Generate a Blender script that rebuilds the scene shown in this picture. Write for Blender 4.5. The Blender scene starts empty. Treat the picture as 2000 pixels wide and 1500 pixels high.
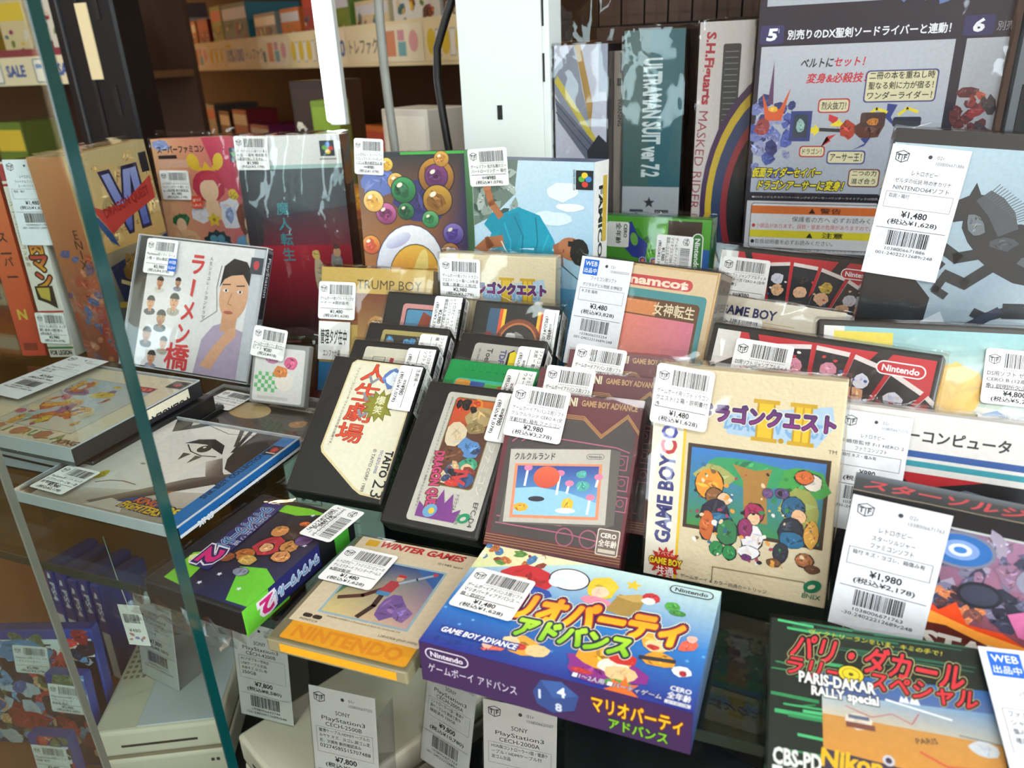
import bpy, bmesh, math, random
from mathutils import Matrix, Vector
SC = bpy.context.scene
COL = SC.collection
CAMZ = 1.25                      # camera height above the shop floor (m); scene is laid out in mm around the camera

# ------------------------------------------------------------------ camera
cam = bpy.data.cameras.new('camera')
cam.sensor_fit = 'HORIZONTAL'; cam.sensor_width = 36.0; cam.lens = 27.0
cam.clip_start = 0.01; cam.clip_end = 60
camo = bpy.data.objects.new('camera', cam); COL.objects.link(camo)
_d = Vector((160, 3450, 1500)).normalized(); _up = -_d
_f = Vector((0, 0, 1)); _f = (_f - _f.dot(_up) * _up).normalized()
_r = _f.cross(_up)
if _r.x < 0: _r = -_r
_a = math.radians(22)
_Y = math.cos(_a) * _f + math.sin(_a) * _r; _X = math.cos(_a) * _r - math.sin(_a) * _f
_ax = (_X, _Y, _up)              # world axes in camera space (x right, y down, z forward)
_cx = Vector([v.x for v in _ax]); _cy = -Vector([v.y for v in _ax]); _cz = -Vector([v.z for v in _ax])
camo.matrix_world = Matrix(((_cx.x, _cy.x, _cz.x, 0), (_cx.y, _cy.y, _cz.y, 0), (_cx.z, _cy.z, _cz.z, CAMZ), (0, 0, 0, 1)))
cam.dof.use_dof = True; cam.dof.focus_distance = .52; cam.dof.aperture_fstop = 11.0
SC.camera = camo

# ------------------------------------------------------------------ light and exposure
w = bpy.data.worlds.new('daylight'); SC.world = w; w.use_nodes = True
bg = w.node_tree.nodes['Background']; bg.inputs[0].default_value = (0.80, 0.92, 1.0, 1); bg.inputs[1].default_value = 12.0
SC.view_settings.view_transform = 'Standard'; SC.view_settings.look = 'None'
SC.view_settings.gamma = 1.0; SC.view_settings.use_curve_mapping = False
SC.view_settings.exposure = 0.14
SC.cycles.use_denoising = True
SC.cycles.transparent_max_bounces = 20; SC.cycles.max_bounces = 5; SC.cycles.diffuse_bounces = 2; SC.cycles.glossy_bounces = 2; SC.cycles.transmission_bounces = 2
SC.cycles.use_adaptive_sampling = True; SC.cycles.adaptive_threshold = .1; SC.cycles.adaptive_min_samples = 16
SC.cycles.caustics_reflective = False; SC.cycles.caustics_refractive = False; SC.cycles.sample_clamp_indirect = 6

def area(name, loc, rot, sx, sy, power, color):
    l = bpy.data.lights.new(name, 'AREA'); l.shape = 'RECTANGLE'; l.size = sx; l.size_y = sy; l.energy = power; l.color = color
    o = bpy.data.objects.new(name, l); COL.objects.link(o); o.location = loc; o.rotation_euler = [math.radians(v) for v in rot]; return o
# ceiling fittings of the shop (warm, over the aisles) and one cool row over the window side
area('aisle_light', (-3.6, 3.9, 2.55), (0, 0, 0), 3.2, 0.5, 175, (1.0, 0.68, 0.38))
area('aisle_light', (-1.9, 3.3, 2.55), (0, 0, 0), 2.2, 0.4, 130, (1.0, 0.68, 0.38))
area('aisle_light', (-3.6, 0.6, 2.55), (0, 0, 0), 0.5, 3.0, 22, (1.0, 0.74, 0.5))
area('window_row_light', (0.7, -0.5, 2.5), (0, 0, 0), 2.6, 0.18, 26, (0.95, 0.98, 1.0))

# daylight enters only through unseen window openings, the front ones placed for streaks on film and lids; portals steer the sampling there and give off no light themselves
WIN_FRONT = [(-2780, -2420), (-1000, -700), (850, 1400)]; WIN_RIGHT = [(-950, 100)]; SILL, HEAD = -420, 1300
def portal(loc, rot, sx, sy):
    l = bpy.data.lights.new('window_portal', 'AREA'); l.shape = 'RECTANGLE'; l.size = sx; l.size_y = sy; l.cycles.is_portal = True
    o = bpy.data.objects.new('window_portal', l); COL.objects.link(o); o.location = loc; o.rotation_euler = [math.radians(v) for v in rot]
for u0, u1 in WIN_FRONT: portal(((u0 + u1) / 2000, -1.85, (SILL + HEAD) / 2000 + CAMZ), (90, 0, 0), (u1 - u0) / 1000, (HEAD - SILL) / 1000)
for u0, u1 in WIN_RIGHT: portal((2.61, (u0 + u1) / 2000, (SILL + HEAD) / 2000 + CAMZ), (90, 0, 90), (u1 - u0) / 1000, (HEAD - SILL) / 1000)

# ------------------------------------------------------------------ helpers
def mm(x, y, z): return Vector((x / 1000, y / 1000, z / 1000 + CAMZ))
def hexc(h):
    h = h.lstrip('#'); out = []
    for i in (0, 2, 4):
        c = int(h[i:i + 2], 16) / 255
        out.append(c / 12.92 if c <= .04045 else ((c + .055) / 1.055) ** 2.4)
    return tuple(out) + (1.0,)
MATS = {}
def nt(name):
    m = bpy.data.materials.new(name); m.use_nodes = True
    n = m.node_tree.nodes; b = n['Principled BSDF']; return m, n, m.node_tree.links, b
def mat(name, col='#808080', rough=.5, metal=0, coat=0, bump=0, bscale=200, var=0, spec=.5, emit=None):
    if name in MATS: return MATS[name]
    m, n, l, b = nt(name)
    b.inputs['Base Color'].default_value = hexc(col); b.inputs['Roughness'].default_value = rough
    b.inputs['Metallic'].default_value = metal; b.inputs['Coat Weight'].default_value = coat; b.inputs['Coat Roughness'].default_value = .08
    b.inputs['Specular IOR Level'].default_value = spec
    if bump or var:
        tc = n.new('ShaderNodeTexCoord'); no = n.new('ShaderNodeTexNoise'); no.inputs['Scale'].default_value = bscale; no.inputs['Detail'].default_value = 4
        l.new(tc.outputs['Object'], no.inputs['Vector'])
        if bump:
            bp = n.new('ShaderNodeBump'); bp.inputs['Strength'].default_value = bump; bp.inputs['Distance'].default_value = .001
            l.new(no.outputs['Fac'], bp.inputs['Height']); l.new(bp.outputs[0], b.inputs['Normal'])
        if var:
            mx = n.new('ShaderNodeMix'); mx.data_type = 'RGBA'; c = hexc(col)
            mx.inputs['A'].default_value = c; mx.inputs['B'].default_value = tuple(v * (1 - var) for v in c[:3]) + (1,)
            l.new(no.outputs['Fac'], mx.inputs['Factor']); l.new(mx.outputs['Result'], b.inputs['Base Color'])
    if emit:
        b.inputs['Emission Color'].default_value = hexc(emit[0]); b.inputs['Emission Strength'].default_value = emit[1]
    MATS[name] = m; return m
def ink(name, rough, coat, var=.05):
    m, n, l, b = nt(name)
    at = n.new('ShaderNodeAttribute'); at.attribute_name = 'ink'
    no = n.new('ShaderNodeTexNoise'); no.inputs['Scale'].default_value = 350; no.inputs['Detail'].default_value = 3
    tc = n.new('ShaderNodeTexCoord'); l.new(tc.outputs['Object'], no.inputs['Vector'])
    mr = n.new('ShaderNodeMapRange'); mr.inputs['From Min'].default_value = .3; mr.inputs['From Max'].default_value = .7
    mr.inputs['To Min'].default_value = 1 - var; mr.inputs['To Max'].default_value = 1 + var
    l.new(no.outputs['Fac'], mr.inputs['Value'])
    mx = n.new('ShaderNodeVectorMath'); mx.operation = 'SCALE'
    l.new(at.outputs['Color'], mx.inputs[0]); l.new(mr.outputs[0], mx.inputs['Scale']); l.new(mx.outputs[0], b.inputs['Base Color'])
    b.inputs['Roughness'].default_value = rough; b.inputs['Coat Weight'].default_value = coat; b.inputs['Coat Roughness'].default_value = .12
    MATS[name] = m
ink('ink_gloss', .45, .16); ink('ink_matte', .7, 0, .02); ink('ink_paper', .62, .05, .03)
def clear(name, tint, rough, bump=0, bscale=30, ior=1.5, dist=1.5):
    m = bpy.data.materials.new(name); m.use_nodes = True; n = m.node_tree.nodes; l = m.node_tree.links
    n.remove(n['Principled BSDF']); out = n['Material Output']
    t = n.new('ShaderNodeBsdfTransparent'); t.inputs[0].default_value = hexc(tint)
    g = n.new('ShaderNodeBsdfGlossy'); g.inputs['Roughness'].default_value = rough
    ge = n.new('ShaderNodeNewGeometry'); dt = n.new('ShaderNodeVectorMath'); dt.operation = 'DOT_PRODUCT'
    l.new(ge.outputs['Incoming'], dt.inputs[1])
    def mth(op, a, b=None):
        q = n.new('ShaderNodeMath'); q.operation = op; q.use_clamp = op == 'ADD'
        for i, v in enumerate((a, b)):
            if v is None: continue
            if isinstance(v, (int, float)): q.inputs[i].default_value = v
            else: l.new(v, q.inputs[i])
        return q.outputs[0]
    f0 = ((ior - 1) / (ior + 1)) ** 2
    fac = mth('ADD', mth('MULTIPLY', mth('POWER', mth('SUBTRACT', 1.0, mth('ABSOLUTE', dt.outputs['Value'])), 5.0), 1 - f0), f0)   # same reflectance from either side of the thin sheet
    mx = n.new('ShaderNodeMixShader'); l.new(fac, mx.inputs[0]); l.new(t.outputs[0], mx.inputs[1]); l.new(g.outputs[0], mx.inputs[2]); l.new(mx.outputs[0], out.inputs[0])
    if bump:
        tc = n.new('ShaderNodeTexCoord'); no = n.new('ShaderNodeTexNoise'); no.inputs['Scale'].default_value = bscale; no.inputs['Detail'].default_value = 2; no.inputs['Distortion'].default_value = dist
        l.new(tc.outputs['Object'], no.inputs['Vector']); bp = n.new('ShaderNodeBump'); bp.inputs['Strength'].default_value = bump; bp.inputs['Distance'].default_value = .004
        l.new(no.outputs['Fac'], bp.inputs['Height']); l.new(bp.outputs[0], g.inputs['Normal']); l.new(bp.outputs[0], dt.inputs[0])
    else: l.new(ge.outputs['Normal'], dt.inputs[0])
    MATS[name] = m
clear('film', '#f8f8f8', .06, .3, 16); clear('glass', '#f2f8f6', .0); clear('acrylic', '#f4f4f4', .03, .08, 15); clear('shelf_glass', '#cfe0da', .0)

def add_obj(name, me, parent=None):
    o = bpy.data.objects.new(name, me); COL.objects.link(o)
    if parent is not None: o.parent = parent
    return o
def from_bm(name, bm, m, parent=None, smooth=False):
    me = bpy.data.meshes.new(name); bm.to_mesh(me); bm.free()
    me.materials.append(MATS[m])
    if smooth:
        for p in me.polygons: p.use_smooth = True
    return add_obj(name, me, parent)
def bm_box(bm, x0, y0, z0, x1, y1, z1, bevel=0, seg=1):
    k = .001
    vs = [bm.verts.new((x * k, y * k, z * k)) for x in (x0, x1) for y in (y0, y1) for z in (z0, z1)]
    fs = [bm.faces.new([vs[i] for i in q]) for q in ((0, 1, 3, 2), (4, 6, 7, 5), (0, 4, 5, 1), (2, 3, 7, 6), (0, 2, 6, 4), (1, 5, 7, 3))]
    if bevel:
        es = list({e for f in fs for e in f.edges})
        bmesh.ops.bevel(bm, geom=es, offset=bevel * k, segments=seg, profile=.5, affect='EDGES')
def box(name, dims, m, parent=None, bevel=0, seg=1):
    bm = bmesh.new(); bm_box(bm, *dims, bevel=bevel, seg=seg); bmesh.ops.recalc_face_normals(bm, faces=bm.faces); return from_bm(name, bm, m, parent)
def tube(name, pts, r, m, parent=None, n=8):
    bm = bmesh.new(); rings = []
    P = [Vector(p) * .001 for p in pts]
    for i, p in enumerate(P):
        t = (P[min(i + 1, len(P) - 1)] - P[max(i - 1, 0)]).normalized()
        a = t.orthogonal().normalized() if not rings else (last - last.dot(t) * t).normalized()
        last = a; b = t.cross(a)
        rings.append([bm.verts.new(p + (math.cos(2 * math.pi * k / n) * a + math.sin(2 * math.pi * k / n) * b) * r * .001) for k in range(n)])
    for i in range(len(rings) - 1):
        for k in range(n): bm.faces.new((rings[i][k], rings[i][(k + 1) % n], rings[i + 1][(k + 1) % n], rings[i + 1][k]))
    bm.faces.new(rings[0][::-1]); bm.faces.new(rings[-1])
    return from_bm(name, bm, m, parent, True)
def tag(o, label, cat, group=None, kind=None):
    if label: o['label'] = label
    if cat: o['category'] = cat
    if group: o['group'] = group
    if kind: o['kind'] = kind
    return o
def empty(name, loc, eul=(0, 0, 0)):
    o = bpy.data.objects.new(name, None); COL.objects.link(o); o.location = loc; o.rotation_euler = eul; o.empty_display_size = .02; return o

# ------------------------------------------------------------------ flat print: polygons with their own colour, clipped to the printed face
_tc = {}
def glyphs(s, bold):
    k = (s, bold)
    if k not in _tc:
        c = bpy.data.curves.new('lettering', 'FONT'); c.body = s; c.resolution_u = 2; c.size = 1; c.offset = bold; c.fill_mode = 'FRONT'
        o = bpy.data.objects.new('lettering', c); me = o.to_mesh()
        v = [(p.co.x, p.co.y) for p in me.vertices]; f = [tuple(p.vertices) for p in me.polygons]
        o.to_mesh_clear(); bpy.data.objects.remove(o); bpy.data.curves.remove(c); _tc[k] = (v, f)
    return _tc[k]
def clip_poly(P, C, x0, y0, x1, y1):
    for ax, lim, sg in ((0, x0, 1), (0, x1, -1), (1, y0, 1), (1, y1, -1)):
        if not P: return P, C
        if all((p[ax] - lim) * sg >= -1e-6 for p in P): continue
        Q, D = [], []
        for i in range(len(P)):
            a, b = P[i - 1], P[i]; ca, cb = C[i - 1], C[i]; da, db = (a[ax] - lim) * sg, (b[ax] - lim) * sg
            if (da >= 0) != (db >= 0):
                t = da / (da - db); Q.append((a[0] + t * (b[0] - a[0]), a[1] + t * (b[1] - a[1]))); D.append(tuple(ca[j] + t * (cb[j] - ca[j]) for j in range(4)))
            if db >= 0: Q.append(b); D.append(cb)
        P, C = Q, D
    return P, C
class Art:
    """mm canvas, x right, y up; every call is laid a hair above the one before it"""
    def __init__(s, W, H, seed=0):
        s.W, s.H = W, H; s.k = 0; s.polys = []; s.rnd = random.Random(seed); s.M = None
    def add(s, P, C, k=None):
        if s.M: P = [s.M(x, y) for x, y in P]
        s.polys.append((P, C, s.k if k is None else k))
    def P(s, pts, c): s.add(list(pts), [hexc(c)] * len(pts)); s.k += 1; return s
    def R(s, x, y, w, h, c): return s.P(((x, y), (x + w, y), (x + w, y + h), (x, y + h)), c)
    def G(s, x, y, w, h, cb, ct, horiz=False):
        a, b = hexc(cb), hexc(ct); cs = [a, b, b, a] if horiz else [a, a, b, b]
        s.add([(x, y), (x + w, y), (x + w, y + h), (x, y + h)], cs); s.k += 1; return s
    def GP(s, pts, cs): s.add(list(pts), [hexc(c) for c in cs]); s.k += 1; return s
    def E(s, x, y, rx, ry, c, rot=0, c2=None, n=26):
        a = math.radians(rot); ca, sa = math.cos(a), math.sin(a); P = []; C = []; A = hexc(c); B = hexc(c2 or c)
        for i in range(n):
            t = 2 * math.pi * i / n; u, v = rx * math.cos(t), ry * math.sin(t); P.append((x + u * ca - v * sa, y + u * sa + v * ca))
            q = .5 + .5 * math.sin(t); C.append(tuple(A[j] * (1 - q) + B[j] * q for j in range(4)))
        s.add(P, C); s.k += 1; return s
    def RR(s, x, y, w, h, r, c, n=4):
        P = []
        for cx, cy, a0 in ((x + w - r, y + r, -90), (x + w - r, y + h - r, 0), (x + r, y + h - r, 90), (x + r, y + r, 180)):
            for i in range(n + 1): t = math.radians(a0 + 90 * i / n); P.append((cx + r * math.cos(t), cy + r * math.sin(t)))
        return s.P(P, c)
    def frame(s, x, y, w, h, t, c):
        s.R(x, y, w, t, c); s.k -= 1; s.R(x, y + h - t, w, t, c); s.k -= 1; s.R(x, y, t, h, c); s.k -= 1; return s.R(x + w - t, y, t, h, c)
    def S(s, x, y, r1, r2, n, c, rot=90):
        for i in range(2 * n):   # fan of triangles keeps the concave outline right
            a = math.radians(rot + 180 * i / n); b = math.radians(rot + 180 * (i + 1) / n); ra, rb = ((r1, r2) if i % 2 == 0 else (r2, r1))
            s.add([(x, y), (x + ra * math.cos(a), y + ra * math.sin(a)), (x + rb * math.cos(b), y + rb * math.sin(b))], [hexc(c)] * 3)
        s.k += 1; return s
    def L(s, pts, w, c):
        h = hexc(c)
        for (x0, y0), (x1, y1) in zip(pts, pts[1:]):
            d = math.hypot(x1 - x0, y1 - y0) or 1; nx, ny = -(y1 - y0) / d * w / 2, (x1 - x0) / d * w / 2; ex, ey = (x1 - x0) / d * w * .3, (y1 - y0) / d * w * .3
            s.add([(x0 + nx - ex, y0 + ny - ey), (x0 - nx - ex, y0 - ny - ey), (x1 - nx + ex, y1 - ny + ey), (x1 + nx + ex, y1 + ny + ey)], [h] * 4)
        s.k += 1; return s
    def ring(s, x, y, rx, ry, w, c, n=28):
        return s.L([(x + rx * math.cos(2 * math.pi * i / n), y + ry * math.sin(2 * math.pi * i / n)) for i in range(n + 1)], w, c)
    def B(s, x, y, rx, ry, c, n=9, rough=.3, rot=0, ill=True):
        a0 = s.rnd.random() * 6; ca, sa = math.cos(math.radians(rot)), math.sin(math.radians(rot)); P = []
        for i in range(n):
            t = a0 + 2 * math.pi * i / n; q = 1 - rough * s.rnd.random(); u, v = rx * q * math.cos(t), ry * q * math.sin(t); P.append((x + u * ca - v * sa, y + u * sa + v * ca))
        s.P(P, c)
        if min(rx, ry) > 1.8 and ill:      # short brush strokes in neighbouring tones, as on a painted cover
            h = hexc(c); m0 = min(rx, ry)
            for _ in range(9):
                a = s.rnd.uniform(0, 6.28); rr = s.rnd.uniform(0, .62); px, py = x + rx * rr * math.cos(a), y + ry * rr * math.sin(a)
                f = s.rnd.choice((.35, .55, .7, 1.25, 1.5, 1.8) if sum(h[:3]) < 1.35 else (.72, .82, .9, .95, 1.05)); o = s.rnd.uniform(0, 3.14); ln = m0 * s.rnd.uniform(.2, .55); wd = m0 * s.rnd.uniform(.06, .16); ux, uy = math.cos(o), math.sin(o)
                sh = s.rnd.choice(((1, 1, 1), (1.1, .95, .8), (.85, .95, 1.15)))
                s.add([(px - ux * ln, py - uy * ln), (px + uy * wd, py - ux * wd), (px + ux * ln, py + uy * ln), (px - uy * wd, py + ux * wd)], [tuple(min(1, g * f * q + (.03 if f > 1 else 0)) for g, q in zip(h, sh)) + (1,)] * 4); s.k += .1
            s.k += .3
        return s
    def dabs(s, x, y, w, h, cols, n, r0, r1, asp=1.6):
        for _ in range(n):
            r = s.rnd.uniform(r0, r1); s.B(x + w * s.rnd.random(), y + h * s.rnd.random(), r * asp, r, s.rnd.choice(cols), 7, .35, s.rnd.uniform(0, 180))
        return s
    def T(s, t, x, y, h, c, w=None, rot=0, b=0, ol=(), al='l', sh=0, grad=None):
        """lettering: h = cap height in mm, w = fitted width; ol = ((colour, spread), ...) outlines from the outside in"""
        v0, _ = glyphs(t, 0)
        if not v0: return s
        xs = [p[0] for p in v0]; ys = [p[1] for p in v0]; xa, xb, ya, yb = min(xs), max(xs), min(ys), max(ys)
        cjk = any(ord(q) > 0x2E80 for q in t); sy = h / (max(yb - ya, .62) if cjk else (yb - ya) if len(t) < 2 else .70); y_base = ya if (cjk or len(t) < 2) else 0
        sx = (w / (xb - xa)) if w else sy
        ww = (xb - xa) * sx; off = {'l': 0, 'c': -ww / 2, 'r': -ww}[al]
        a = math.radians(rot); ca, sa = math.cos(a), math.sin(a)
        passes = []
        for col, sp in tuple(ol) + ((c, b),):
            if cjk and sp > .004:      # thicken by stamping round a circle: small counters stay open
                rings = ((sp, 14), (sp * .55, 8)) if sp > .06 else ((sp * .62, 5),)
                st = [(q * math.cos(2 * math.pi * i / nn), q * math.sin(2 * math.pi * i / nn)) for q, nn in rings for i in range(nn)]
                passes += [(col, 0, o_, i == len(st) - 1) for i, o_ in enumerate(st)]
            else: passes.append((col, min(sp, .04) if col == c else sp, (0, 0), True))
        for col, sp, (ox, oy), last in passes:
            v, f = glyphs(t, sp); A = hexc(col); Bc = hexc(grad) if (grad and col == c) else A; P = []; C = []
            for px, py in v:
                u = (px + ox - xa) * sx + off; q = (py + oy - y_base) * sy; u += q * sh; P.append((x + u * ca - q * sa, y + u * sa + q * ca))
                g = max(0, min(1, (py - ya) / (yb - ya + 1e-6))); C.append(tuple(A[j] * (1 - g) + Bc[j] * g for j in range(4)))
            for fc in f: s.add([P[i] for i in fc], [C[i] for i in fc])
            if last: s.k += 1
            elif cjk: s.k += .04
        return s
    def vt(s, t, x, y, h, c, dy=None, **k):
        for i, ch in enumerate(t): s.T(ch, x, y - i * (dy or h * 1.15), h, c, al='c', **k)
        return s
    def bars(s, x, y, w, h, seed=1):
        r = random.Random(seed); p = x
        while p < x + w - .6:
            q = r.choice((.25, .25, .4, .6, .8)) * w / 26; s.R(p, y, min(q, x + w - p), h, '#17171a' if r.random() < .8 else '#5c6470'); s.k -= 1; p += q + r.choice((.3, .35, .6)) * w / 26
        s.k += 1; return s
    def cube(s, x, y, r, c='#33363c'):
        q = [(x - r, y + r * .5), (x, y + r * .9), (x + r, y + r * .5), (x, y + r * .2)]
        s.L(q + [q[0]], r * .13, c); s.L([(x - r, y + r * .5), (x - r * .9, y - r * .6), (x, y - r), (x + r * .9, y - r * .6), (x + r, y + r * .5)], r * .13, c); s.L([(x, y + r * .2), (x, y - r)], r * .13, c)
        s.T('T', x - r * .5, y - r * .5, r * .75, c, al='c', b=.03); return s.T('F', x + r * .5, y - r * .5, r * .75, c, al='c', b=.03)
    def build(s, name, parent, fn, m='ink_gloss', clip=None, step=.008, base=.05):
        step = min(step, .5 / max(s.k, 1)) if step < .01 else step
        x0, y0, x1, y1 = clip or (0, 0, s.W, s.H); V = []; F = []; CC = []
        for P, C, k in s.polys:
            P, C = clip_poly(P, C, x0, y0, x1, y1)
            if len(P) < 3: continue
            ar = sum(P[i - 1][0] * P[i][1] - P[i][0] * P[i - 1][1] for i in range(len(P)))
            if abs(ar) < 1e-7: continue
            if ar < 0: P = P[::-1]; C = C[::-1]
            i0 = len(V); V += [Vector(fn(p[0], p[1], base + k * step)) * .001 for p in P]; F.append(tuple(range(i0, i0 + len(P)))); CC += C
        if not F: return None
        me = bpy.data.meshes.new(name); me.from_pydata(V, [], F)
        ca = me.color_attributes.new('ink', 'FLOAT_COLOR', 'CORNER'); ca.data.foreach_set('color', [v for c in CC for v in c])
        me.materials.append(MATS[m]); return add_obj(name, me, parent)
def FR(W, H, D):  # frames of the faces of a box: x 0..W, y 0..D (back), z 0..H
    return dict(f=lambda x, y, e: (x, -e, y), r=lambda x, y, e: (W + e, x, y), l=lambda x, y, e: (-e, D - x, y), t=lambda x, y, e: (x, y, H + e), b=lambda x, y, e: (x, D - y, -e))

Z = -281.0                       # top of the glass shelf, mm under the camera
PLACE = {
'mario':(130,83,24,-155,249,-1,90,0,Z),
'winter':(81.5,94,10,-241,241,1,90,0,Z),
'kof':(142,124,10.5,-480,289,-1,90,0,Z+16),
'puli':(142,124,14,-602,326,-1,90,0,Z+29),
'waiwai':(73,98,17,-331,251,-4,90,0,Z),
'psbest':(142,124,10,-496,384,-2,90,0,Z),
'ramen':(142,125,10.5,-603,496,5,26,4,Z+10),
'taito':(71,106,17,-313,357,9,52,5,Z),
'cartP':(69,106,17,-314,391.5,8,50,3,Z),
'cartO':(69,106,17,-318,424,8,47,3,Z),
'cartM':(69,108,17,-328,482,5,36,2,Z),
'dq4':(68,103,17,-235,347,-1,52,0,Z),
'green':(70,106,17,-241,386,-2,54,0,Z),
'toei':(70,106,17,-245,426,0,48,1,Z),
'metaf':(70,108,17,-244,475,4,35,2,Z),
'kuru':(82,97,19,-163,346,1,40,0,Z),
'mini2':(82,97,19,-157,382,1,39,0,Z),
'mini1':(82,97,19,-148,420,1,38,0,Z),
'gbc':(96,119,21,-69,357,-4,15,-2,Z),
'trump':(104,110,21,-399,522,8,20,1,Z),
'dqback':(100,124,21,-291,556,6,6,1,Z),
'mega':(108,136,25,-172,503,-14,22,0,Z),
'pink':(110,204,31,-712,694,16,3,0,Z),
'majin':(111,210,31,-556,648,15,3,0,Z),
'bomb':(106,195,31,-412,640,12,5,0,Z),
'troll':(112,196,31,-278,608,-7,3,0,Z),
'dq6':(112,208,42,-657,545,96,0,-2,Z),
'white':(29,198,108,-734,525,14,3,-1,Z),
'red':(27,188,106,-768,520,14,3,-1,Z),
'koro':(102,136,24,-185,682,-4,5,0,Z),
'ds1':(136,124,15,-81,628,-19,15,-1,Z),
'gameboy':(94,106,21,-73,534,-22,24,-2,Z),
'ds2':(133.5,121.3,15,-66,431,-15,28,-1,Z),
'ds3':(135.4,123,15,14,445,5,26,0,Z),
'f1':(96,101,21,23,375,-3,16,0,Z),
'star':(92,84,22,28,332,-6,6,1,Z),
'paris':(88,98,20,8,211,3,74,-1,Z-12),
'n64':(128,214,30,28,545,-2,9,4,Z),
}
class Thing: pass
def thing(key, name, label, cat, group=None):
    W, H, D, x, y, yw, ln, rl, base = PLACE[key]
    R = Matrix.Rotation(math.radians(yw), 3, 'Z') @ Matrix.Rotation(math.radians(-ln), 3, 'X') @ Matrix.Rotation(math.radians(rl), 3, 'Y')
    zmin = min((R @ Vector((a, b, c))).z for a in (0, W) for b in (0, D) for c in (0, H))
    o = empty(name, mm(x, y, base - zmin)); o.rotation_euler = R.to_euler()
    tag(o, label, cat, group); t = Thing(); t.o, t.W, t.H, t.D, t.F, t.key = o, W, H, D, FR(W, H, D), key; return t
def body(t, m, name='box', bevel=.7): return box(name, (0, 0, 0, t.W, t.D, t.H), m, t.o, bevel, 2)
def sleeve(t, g=.9, flap=6, seed=0, g_bottom=0, name='clear_sleeve', fold=0):
    """thin crumpled film bag around a box, open seam standing up along the top edge"""
    r = random.Random(seed + 7); bm = bmesh.new(); W, H, D = t.W, t.H, t.D; k = .001
    def grid(fn, nu, nv, amp):
        vs = [[bm.verts.new(Vector(fn(i / nu, j / nv, r.uniform(-amp, amp))) * k) for j in range(nv + 1)] for i in range(nu + 1)]
        for i in range(nu):
            for j in range(nv): bm.faces.new((vs[i][j], vs[i + 1][j], vs[i + 1][j + 1], vs[i][j + 1]))
    n = max(4, int(W / 9)); mh = max(4, int(H / 9)); q = g * .55
    fo = lambda u, v: fold * (math.sin(u * 13 + 3.1 * math.sin(v * 5 + seed)) + .6 * math.sin(u * 23 - v * 9 + seed))
    k2 = 3 if fold else 1
    grid(lambda u, v, e: (-g + u * (W + 2 * g), -g - .6 - fold * 1.4 + (e * .3 if fold else e) + fo(u, v), -g_bottom + v * (H + g + g_bottom)), n * k2, mh * (k2 - 1 or 1), q)
    grid(lambda u, v, e: (W + g + e, -g + u * (D + 2 * g), -g_bottom + v * (H + g + g_bottom)), 3, mh, q)
    grid(lambda u, v, e: (-g + e, -g + u * (D + 2 * g), -g_bottom + v * (H + g + g_bottom)), 3, mh, q)
    grid(lambda u, v, e: (-g + u * (W + 2 * g), -g + v * (D + 2 * g), H + g + e + .5), n, 3, q)
    if flap: grid(lambda u, v, e: (-g - 1 + u * (W + 2 * g + 2) + e, D * .55 + 5 * e * v + 2.5 * math.sin(u * 9 + seed) * v, H + g + v * flap * (.8 + .2 * math.sin(u * 7 + seed))), n, 2, .8)
    return from_bm(name, bm, 'film', t.o, True)
def paste(t, art, part='print', face='f', m='ink_gloss', off=.05, wrap=False, ext=30, parent=None, clip=None):
    F = t.F; p = parent or t.o
    if wrap:
        a = art.build(part, p, F['f'], m, (-ext, -ext, t.W, t.H + ext), base=off)
        b = art.build(part + '_side', p, lambda x, y, e: F['r'](x - t.W, y, e), m, (t.W, -ext, t.W + ext, t.H + ext), base=off)
        return a or b
    return art.build(part, p, F[face], m, clip or ((0, 0, art.W, art.H) if not ext or ext == 30 else (-ext, -ext, art.W + ext, art.H + ext)), base=off)
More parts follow.
